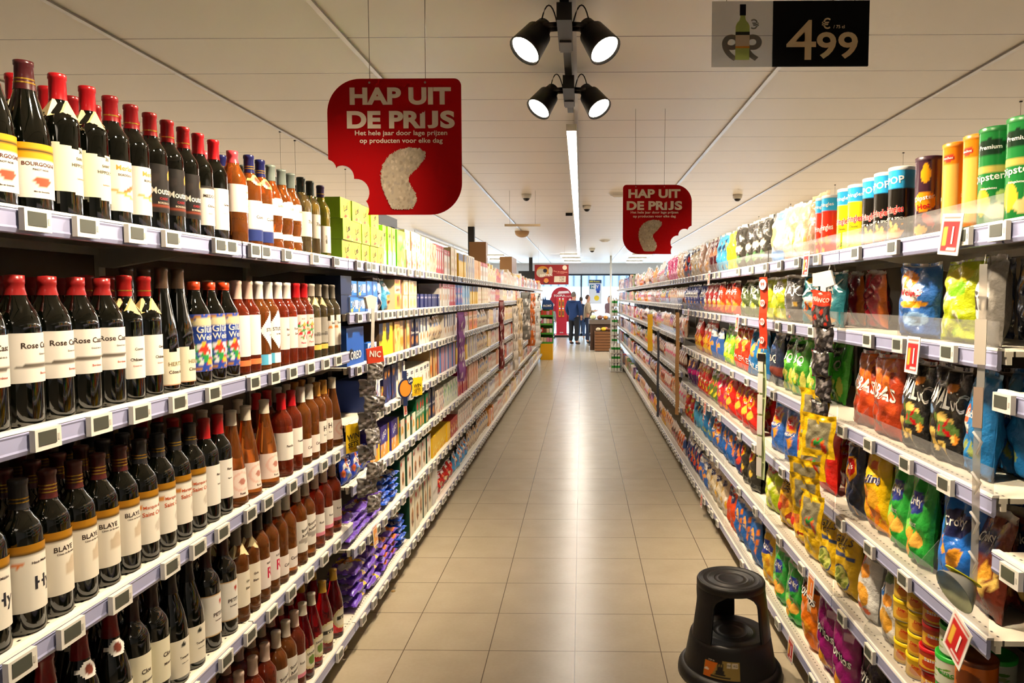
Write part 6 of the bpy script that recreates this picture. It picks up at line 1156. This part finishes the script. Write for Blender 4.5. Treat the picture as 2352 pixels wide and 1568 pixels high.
def person(px, py, label, height=1.78, face=0, coat='#12305e', trousers='#15161c', shoes='#3a2214', hair='#5a4a3c', hands='pocket', coat_len=.82, wide=1.0, vest=None):
    c = at_z(px, py, 0); s = height/1.78; r = empty('person', (c.x, c.y, 0), face); r.scale = (s*wide, s, s); tag(r, label, 'person')
    if hands == 'pocket': arm = [(.20, 0, 1.43), (.27, .02, 1.17), (.22, -.09, .95)]
    elif hands == 'phone': arm = [(.19, 0, 1.40), (.24, .03, 1.13), (.10, -.27, 1.19)]
    else: arm = [(.20, 0, 1.43), (.25, .02, 1.16), (.25, -.04, .90)]
    body = [[(0, 0, .96, .13), (0, 0, 1.15, .125), (0, 0, 1.36, .14), (0, .0, 1.47, .07), (0, -.01, 1.53, .055), (0, -.015, 1.62, .082), (0, -.012, 1.70, .078), (0, -.005, 1.755, .045)], [(0, -.015, 1.62, .082), (0, -.085, 1.605, .02)]]
    for q in (-1, 1):
        a, b, d = [(q*x, y, z) for x, y, z in arm]
        body += [[(0, 0, 1.36, .14), (*a, .058), (*b, .045), (*d, .032)]]
        fx = Vector(d)-Vector(b); fx.normalize(); sd = fx.cross(Vector((0, 0, 1))).normalized() if abs(fx.z) < .95 else Vector((0, 1, 0))
        pm = Vector(d)+fx*.055; body += [[(*d, .032), (*pm, .032)]]
        for t_, ln in ((-1.5, .055), (-.5, .07), (.5, .068), (1.5, .055)):
            k0 = pm+sd*.014*t_+fx*.03; k1 = k0+fx*ln*.55; k2 = k1+fx*ln*.3+Vector((0, 0, -.015)); body += [[(*pm, .032), (*k0, .009), (*k1, .0085), (*k2, .008)]]
        th = Vector(d)+fx*.02+sd*-.035*q; body += [[(*d, .032), (*th, .011), (*(th+fx*.035), .009)]]
        body += [[(0, 0, .96, .13), (q*.10, 0, .88, .095), (q*.105, -.01, .50, .062), (q*.11, .02, .11, .042), (q*.115, -.03, .05, .04), (q*.125, -.15, .035, .03)]]
    skin('body', body, SKIN, r)
    ct = [[(0, 0, coat_len-.06, .185), (0, 0, .98, .175), (0, 0, 1.15, .165), (0, 0, 1.36, .172), (0, .0, 1.47, .10), (0, .005, 1.51, .075)]]
    for q in (-1, 1):
        a, b, d = [(q*x, y, z) for x, y, z in arm]; d2 = tuple(Vector(b).lerp(Vector(d), .88)); ct += [[(0, 0, 1.36, .172), (*a, .082), (*b, .066), (*d2, .05)]]
    if hands == 'pocket': ct += [[(0, .0, 1.47, .10), (0, .10, 1.44, .06)]]
    skin('coat', ct, mat('cloth_'+coat.strip('#'), coat, rough=.85), r)
    if vest: skin('vest', [[(0, 0, 1.0, .175), (0, 0, 1.2, .178), (0, 0, 1.42, .17)]], mat('cloth_'+vest.strip('#'), vest, rough=.7), r)
    tr_ = [[(0, 0, .97, .135), (q*.095, 0, .85, .108), (q*.105, -.01, .50, .08), (q*.11, .02, .10, .066)] for q in (-1, 1)]
    skin('trousers', tr_, mat('cloth_'+trousers.strip('#'), trousers, rough=.85), r)
    for q in (-1, 1):
        skin('shoe', [[(q*.11, .05, .055, .05), (q*.115, -.03, .05, .05), (q*.122, -.12, .037, .042), (q*.125, -.17, .033, .032)]], mat('shoe_'+shoes.strip('#'), shoes, rough=.6), r, 1)
        MB().lathe([(.007*cos(t), .007*sin(t)) for t in [-pi/2+pi*i/6 for i in range(7)]], 8).build('eye', mat('eye_dark', '#15100e', rough=.2), r, (q*.03, -.080, 1.645))
        skin('ear', [[(q*.08, 0, 1.61, .014), (q*.088, .008, 1.645, .015)]], SKIN, r, 1)
    MB().box(-.025, -.093, -.004, .025, -.082, .004).build('mouth', mat('lips', '#9a5a4c', rough=.5), r, (0, 0, 1.575))
    skin('hair', [[(0, .035, 1.60, .07), (0, .03, 1.68, .088), (0, .0, 1.745, .07), (0, -.045, 1.755, .045)]], mat('hair_'+hair.strip('#'), hair, rough=.8), r)
    return r
person(1318, 790.5, 'person in a navy hooded coat and dark trousers standing with hands in pockets', 1.80, radians(145), wide=1.08, hair='#6a6158')
person(1350, 788, 'person in a beige fleece jacket and jeans looking down at a phone', 1.70, radians(95), coat='#b7a184', trousers='#232f4a', hair='#4a3226', hands='phone', coat_len=.90, shoes='#2a1e1a')
person(1334.5, 778, 'person in blue jeans half hidden behind the navy coat and beige fleece', 1.62, radians(180), coat='#1c2c4a', trousers='#2c4468', hair='#3a2c22', shoes='#b8977a')
person(1266, 777, 'child in a black padded vest and blue jeans behind the green floor display', 1.28, radians(150), coat='#8a8f8c', vest='#1a1c1e', trousers='#2a5484', hair='#3a2c22', shoes='#1a1a1a')
person(1399.5, 782, 'cashier in a dusty pink patterned top behind the crate counter', 1.66, radians(-60), coat='#7a5a5c', trousers='#1d1d22', hair='#3a2822', hands='down')
c = at_z(1350, 788, 0); tag(MB().color('#d8dce4').box(-.035, -.06, 0, .035, .06, .008).build('smartphone', GLOSS, None, (c.x+.27, c.y-.02, 1.18), (0, -.5, .3)), 'pale smartphone held by the person in the beige fleece', 'phone')
# ================================================================== FAR END
# red arched display
c = at_z(1290, 774, 0); r = empty('promotion_display', (c.x, c.y, 0)); tag(r, 'tall red arched cardboard display by the entrance windows', 'display')
m = MB().color('#b3142c'); m.prism([(.42*cos(a), 1.62+.40*sin(a)) for a in [pi*i/20 for i in range(21)]]+[(-.47, 1.55), (-.52, 1.2), (-.50, .80), (-.40, .62), (.40, .62), (.50, .80), (.52, 1.2), (.47, 1.55)], .02, .06); m.build('arched_back', PRINT, r)
m = MB().color('#d0213a').box(-.21, -.12, .10, .21, .02, 1.62); m.build('centre_column', PRINT, r)
MB().box(-.30, -.2, 0, .30, .2, .08).build('base', BLK, r); m = MB().color('#e0605a').box(-.28, -.18, .08, .28, .18, .11); m.build('base_ledge', PRINT, r)
t = MB(); P = lambda u, v, o: ((u-.5)*.9, .015-o, v*2.05)
ink_text(t, P, 'TOOPLA', .40, .815, .045, W, .03, .5, .9, 2.05, .003, .03); ink_text(t, P, 'concours', .72, .80, .03, '#f0b0b0', .03, .4, .9, 2.05, .003, .02)
t.color('#f1dede'); t.face([t.vert(P(u, v, .003)) for u, v in ((.3, .85), (.86, .865), (.8, .91), (.38, .90))]); t.build('header_print', PRINT, r)
t = MB(); P = lambda u, v, o: ((u-.5)*.42, -.122-o, v*1.6); ink_text(t, P, 'SPAR', .5, .12, .03, W, 0, .5, .42, 1.6, .002, .03); t.build('column_lettering', PRINT, r)
for x in (-.07, .06):
    for z in (1.20, .82):
        m = MB().color('#ee8a1c').box(-.045, -.03, 0, .045, 0, .30); m.color('#2a3a3c').box(-.02, -.033, .06, .02, -.03, .24); m.color(W); m.prism([(.035*cos(a), .34+.035*sin(a)) for a in [pi*i/6 for i in range(12)]], -.03, -.02)
        tag(m.build('gift_pack', PRINT, None, (c.x+x, c.y-.125, z)), 'orange gift pack on the red display, %s %s' % ('upper' if z > 1 else 'lower', 'nearer the arch side' if x < 0 else 'nearer the people'), 'gift pack', 'orange packs on the red display')
for i, (x, z) in enumerate([(-.34, 1.30), (-.33, .98), (.33, 1.05), (-.28, .70), (.34, 1.5)]):
    m = MB().color('#f4e8e4'); m.prism([(.05*cos(a), .06*sin(a)) for a in [pi*i_/6 for i_ in range(12)]], -.01, .0); m.build('round_card', PRINT, r, (x, .018, z))
# green floor display
c = at_z(1256, 825, 0); r = empty('floor_display', (c.x, c.y, 0)); tag(r, 'green and yellow cardboard floor display with a blue header at the shelf end', 'display')
m = MB().color('#e8ae0c').box(-.16, -.15, 0, .16, .15, .42); m.build('base_box', PRINT, r)
gm = mat('green_card', '#4fa02c', rough=.5)
MB().box(-.17, -.155, 0, -.155, .15, 1.42).build('side_panel', gm, r); MB().box(.155, -.05, .42, .17, .15, 1.25).build('side_panel', gm, r); MB().box(-.155, .135, .42, .155, .15, 1.3).build('rear_panel', gm, r)
for z in (.42, .66, .90, 1.12): MB().box(-.154, -.14, z, .154, .134, z+.045).build('tray', gm, r)
m = MB().color('#16427a'); m.prism([(-.15, 1.30), (.17, 1.30), (.17, 1.46), (.10, 1.55), (-.02, 1.56), (-.04, 1.66), (-.07, 1.56), (-.10, 1.64), (-.12, 1.5)], .10, .12); m.build('header_card', PRINT, r)
t = MB(); P = lambda u, v, o: (-.13+u*.28, .099-o, 1.3+v*.2); ink_text(t, P, 'PROMO', .5, .5, .3, W, .05, .8, .28, .2, .002, .03); t.build('header_lettering', PRINT, r)
rg = random.Random(3)
for i, z in enumerate((.465, .705, .945, 1.165)):
    for j in range(4):
        m = MB().color(rg.choice(['#c83a2a', '#e8c8a8', '#f0c81c', '#7a3a24', '#d8809a', '#f0efe8'])); m.box(-.033, -.03, 0, .033, .03, .10+.03*rg.random())
        tag(m.build('display_pack', PRINT, None, (c.x-.115+.076*j, c.y-.09, z+.001)), 'small coloured pack on tier %s of the green floor display' % ['one', 'two', 'three', 'four'][i], 'snack pack', 'packs on tier %d of the green display' % (i+1))
# produce counter made of crates
c = at_z(1388, 807, 0); r = empty('crate_counter', (c.x, c.y, 0)); tag(r, 'wooden slatted crate counter heaped with groceries near the checkout', 'counter')
wd = mat('brown_wood', '#7a4e28', rough=.6); wd2 = mat('dark_wood', '#4c3220', rough=.6)
MB().box(-.25, 0, .02, .27, .5, .60).build('crate_core', wd2, r)
for i in range(7): MB().box(-.26, -.025, .02+.084*i, .28, -.002, .09+.084*i).build('slat', wd, r); MB().box(-.283, -.02, .02+.084*i, -.261, .5, .09+.084*i).build('slat', wd, r)
MB().box(-.42, .55, 0, -.34, .63, .80).build('post', wd2, r); MB().box(-.45, .5, .80, .45, 1.6, .93).build('counter_top', mat('grey_counter', '#6e6259', rough=.4), r); MB().box(-.40, .6, .0, .42, 1.5, .80).build('cabinet', wd2, r)
rg = random.Random(8)
def lump(x, y, z, rx, col, lab, nm, cat):
    m = MB().color(col); m.lathe([(rx*sin(pi*i/8), rx*.75*(1-cos(pi*i/8))) for i in range(9)], 12); tag(m.build(nm, GLOSS, None, (x, y, z)), lab, cat)
for i, (dx, dy, rx, col, lab, nm) in enumerate([(-.18, .12, .075, '#c8b088', 'tan bread roll at the end of the crate', 'bread_roll'), (-.02, .15, .08, '#e0b81c', 'yellow fruit heaped in the crate', 'melon'), (.14, .12, .07, '#6a3a1e', 'brown loaf in the crate', 'loaf'), (.05, .32, .08, '#c87a5a', 'pinkish bag in the crate', 'potato_bag')]):
    lump(c.x+dx, c.y+dy, .601, rx, col, lab, nm, nm.replace('_', ' '))
for i, (dx, dy, rx, col, lab, nm) in enumerate([(-.32, .75, .10, '#c9cf9a', 'pale green cabbage on the counter', 'cabbage'), (-.12, .72, .09, '#7a4c3c', 'brown paper parcel on the counter', 'parcel'), (.06, .75, .08, '#c8862f', 'amber fruit net on the counter', 'fruit_net'), (.22, .74, .09, '#b8c8dc', 'pale blue plastic bag on the counter', 'plastic_bag'), (.1, 1.1, .13, '#eef0f4', 'big white plastic bag on the counter', 'shopping_bag'), (-.1, 1.0, .09, '#5a3a34', 'dark red parcel on the counter', 'meat_parcel')]):
    lump(c.x+dx, c.y+dy, .931, rx, col, lab, nm, nm.replace('_', ' '))
c2 = at_z(1359, 795, 0); r = empty('basket_trolley', (c2.x, c2.y-.1, 0)); tag(r, 'black wheeled basket frame beside the counter', 'trolley')
MB().tube([(-.08, 0, .02), (-.10, 0, .9), (.0, 0, 1.15), (.10, 0, 1.1)], .014, 8).tube([(-.08, .3, .02), (-.10, .3, .9), (.0, .3, 1.15)], .014, 8).build('frame', BLK, r); MB().box(-.08, 0, .45, .10, .3, .92).build('basket', BLK, r)
# poster on the window
c = at_y(1367, 670, 29.75); W_, H_ = .52, .98; r = empty('window_poster', (c.x, c.y, c.z)); tag(r, 'white, blue and yellow poster hanging at the shop window', 'poster')
m = MB().color('#dfe8f2').box(-W_/2, -.004, -H_/2, W_/2, .004, H_/2); m.build('poster_sheet', PRINT, r)
t = MB(); P = lambda u, v, o: ((u-.5)*W_, -.0045-o, (v-.5)*H_)
q = lambda u0, v0, u1, v1, col: (t.color(col), t.face([t.vert(P(u, v, .002)) for u, v in ((u0, v0), (u1, v0), (u1, v1), (u0, v1))]))
q(0, .86, 1, 1, '#1c3a6a'); q(.08, .62, .45, .80, '#1c6a8a'); q(.55, .55, .9, .82, '#2a5ac0'); q(.6, .45, .85, .55, '#1c3aa0'); t.color('#f0d02a'); t.face([t.vert(P(.62+.2*cos(a), .24+.11*sin(a), .003)) for a in [pi*i/10 for i in range(20)]])
ink_text(t, P, '50% Promo', .45, .93, .07, '#e8e24a', 0, .8, W_, H_, .004, .03); ink_text(t, P, 'HEY', .5, .71, .13, W, 0, .8, W_, H_, .004, .04); t.build('poster_print', PRINT, r)
for s in (-.2, .2): wire((s, 0, H_/2), (s, 0, 3.0-c.z), r)
# ================================================================== LABELS FOR WHAT STANDS ON THE SHELVES
NUM = ['', 'one', 'two', 'three', 'four', 'five', 'six', 'seven', 'eight', 'nine', 'ten', 'eleven', 'twelve']
ORDN = ['first', 'second', 'third', 'fourth', 'fifth', 'sixth', 'seventh', 'eighth', 'ninth', 'tenth', 'eleventh', 'twelfth', 'thirteenth', 'fourteenth']
ORDN += ['%dth' % i for i in range(15, 40)]
from collections import defaultdict
grp = defaultdict(list)
for it in ITEMS: grp[(it['desc'], it['cat'], it['side'], it['lv'], it['row'], it.get('tier', -1), it['run'])].append(it)
TIER = ['lowest of the stack', 'second up', 'third up', 'fourth up', 'fifth up']
for (desc, cat, side, lv, row, tier, run), its in grp.items():
    its.sort(key=lambda d: d['y']); n = len(its)
    for i, it in enumerate(its):
        d = desc
        if cat == 'wine bottle' and 'bottle' not in d: d = d.replace(' wine', ' bottle', 1) if 'wine' in d else 'bottle, ' + d
        back = {0: '', 1: ', row behind', 2: ', rearmost row'}[row]
        t = '' if tier < 0 else (', ' + ('topmost' if tier == it.get('n', 9)-1 else TIER[tier]))
        lab = '%s%s, %s %s%s%s' % (('%s ' % ('nearest' if i == 0 else ('farthest' if i == n-1 else ORDN[i]))) if n > 1 else '', d, lv, run, back, t)
        if len(lab.replace(',', ' ').split()) > 16: lab = lab.replace(' shelf', '').replace(' of the stack', '')
        g_ = '%s, %s %s' % (d, lv, run)
        tag(it['o'], ' '.join(lab.split()[:16]), cat, g_ if n > 1 or tier >= 0 or row else None)
seen = defaultdict(list)
for o in bpy.data.objects:
    if o.parent is None and 'label' in o and o.get('label'): seen[o['label']].append(o)
tg = defaultdict(list)
for o, side, lv, y, run in TAGS: tg[(side, lv, run)].append((y, o))
for (side, lv, run), L in tg.items():
    L.sort(key=lambda t: t[0])
    for i, (y, o) in enumerate(L):
        near = [it for it in ITEMS if it['side'] == side and it['lv'] == lv and it['row'] == 0 and abs(it['y']-y) < .12]
        nm = ''
        if near:
            b_ = min(near, key=lambda it: abs(it['y']-y)); wds = b_['desc'].split(' ')[:3]; 
            while wds and wds[-1] in ('with', 'and', 'of', 'a', 'in', 'printed', 'the'): wds.pop()
            nm = ' by ' + ' '.join(wds).strip(',')
        tag(o, '%s white price tag from the camera, %s %s rail%s' % (ORDN[i], lv, run, nm), 'price tag', 'electronic price tags on the %s %s rail' % (lv, run))
for (k_, its) in list(seen.items()):
    pass
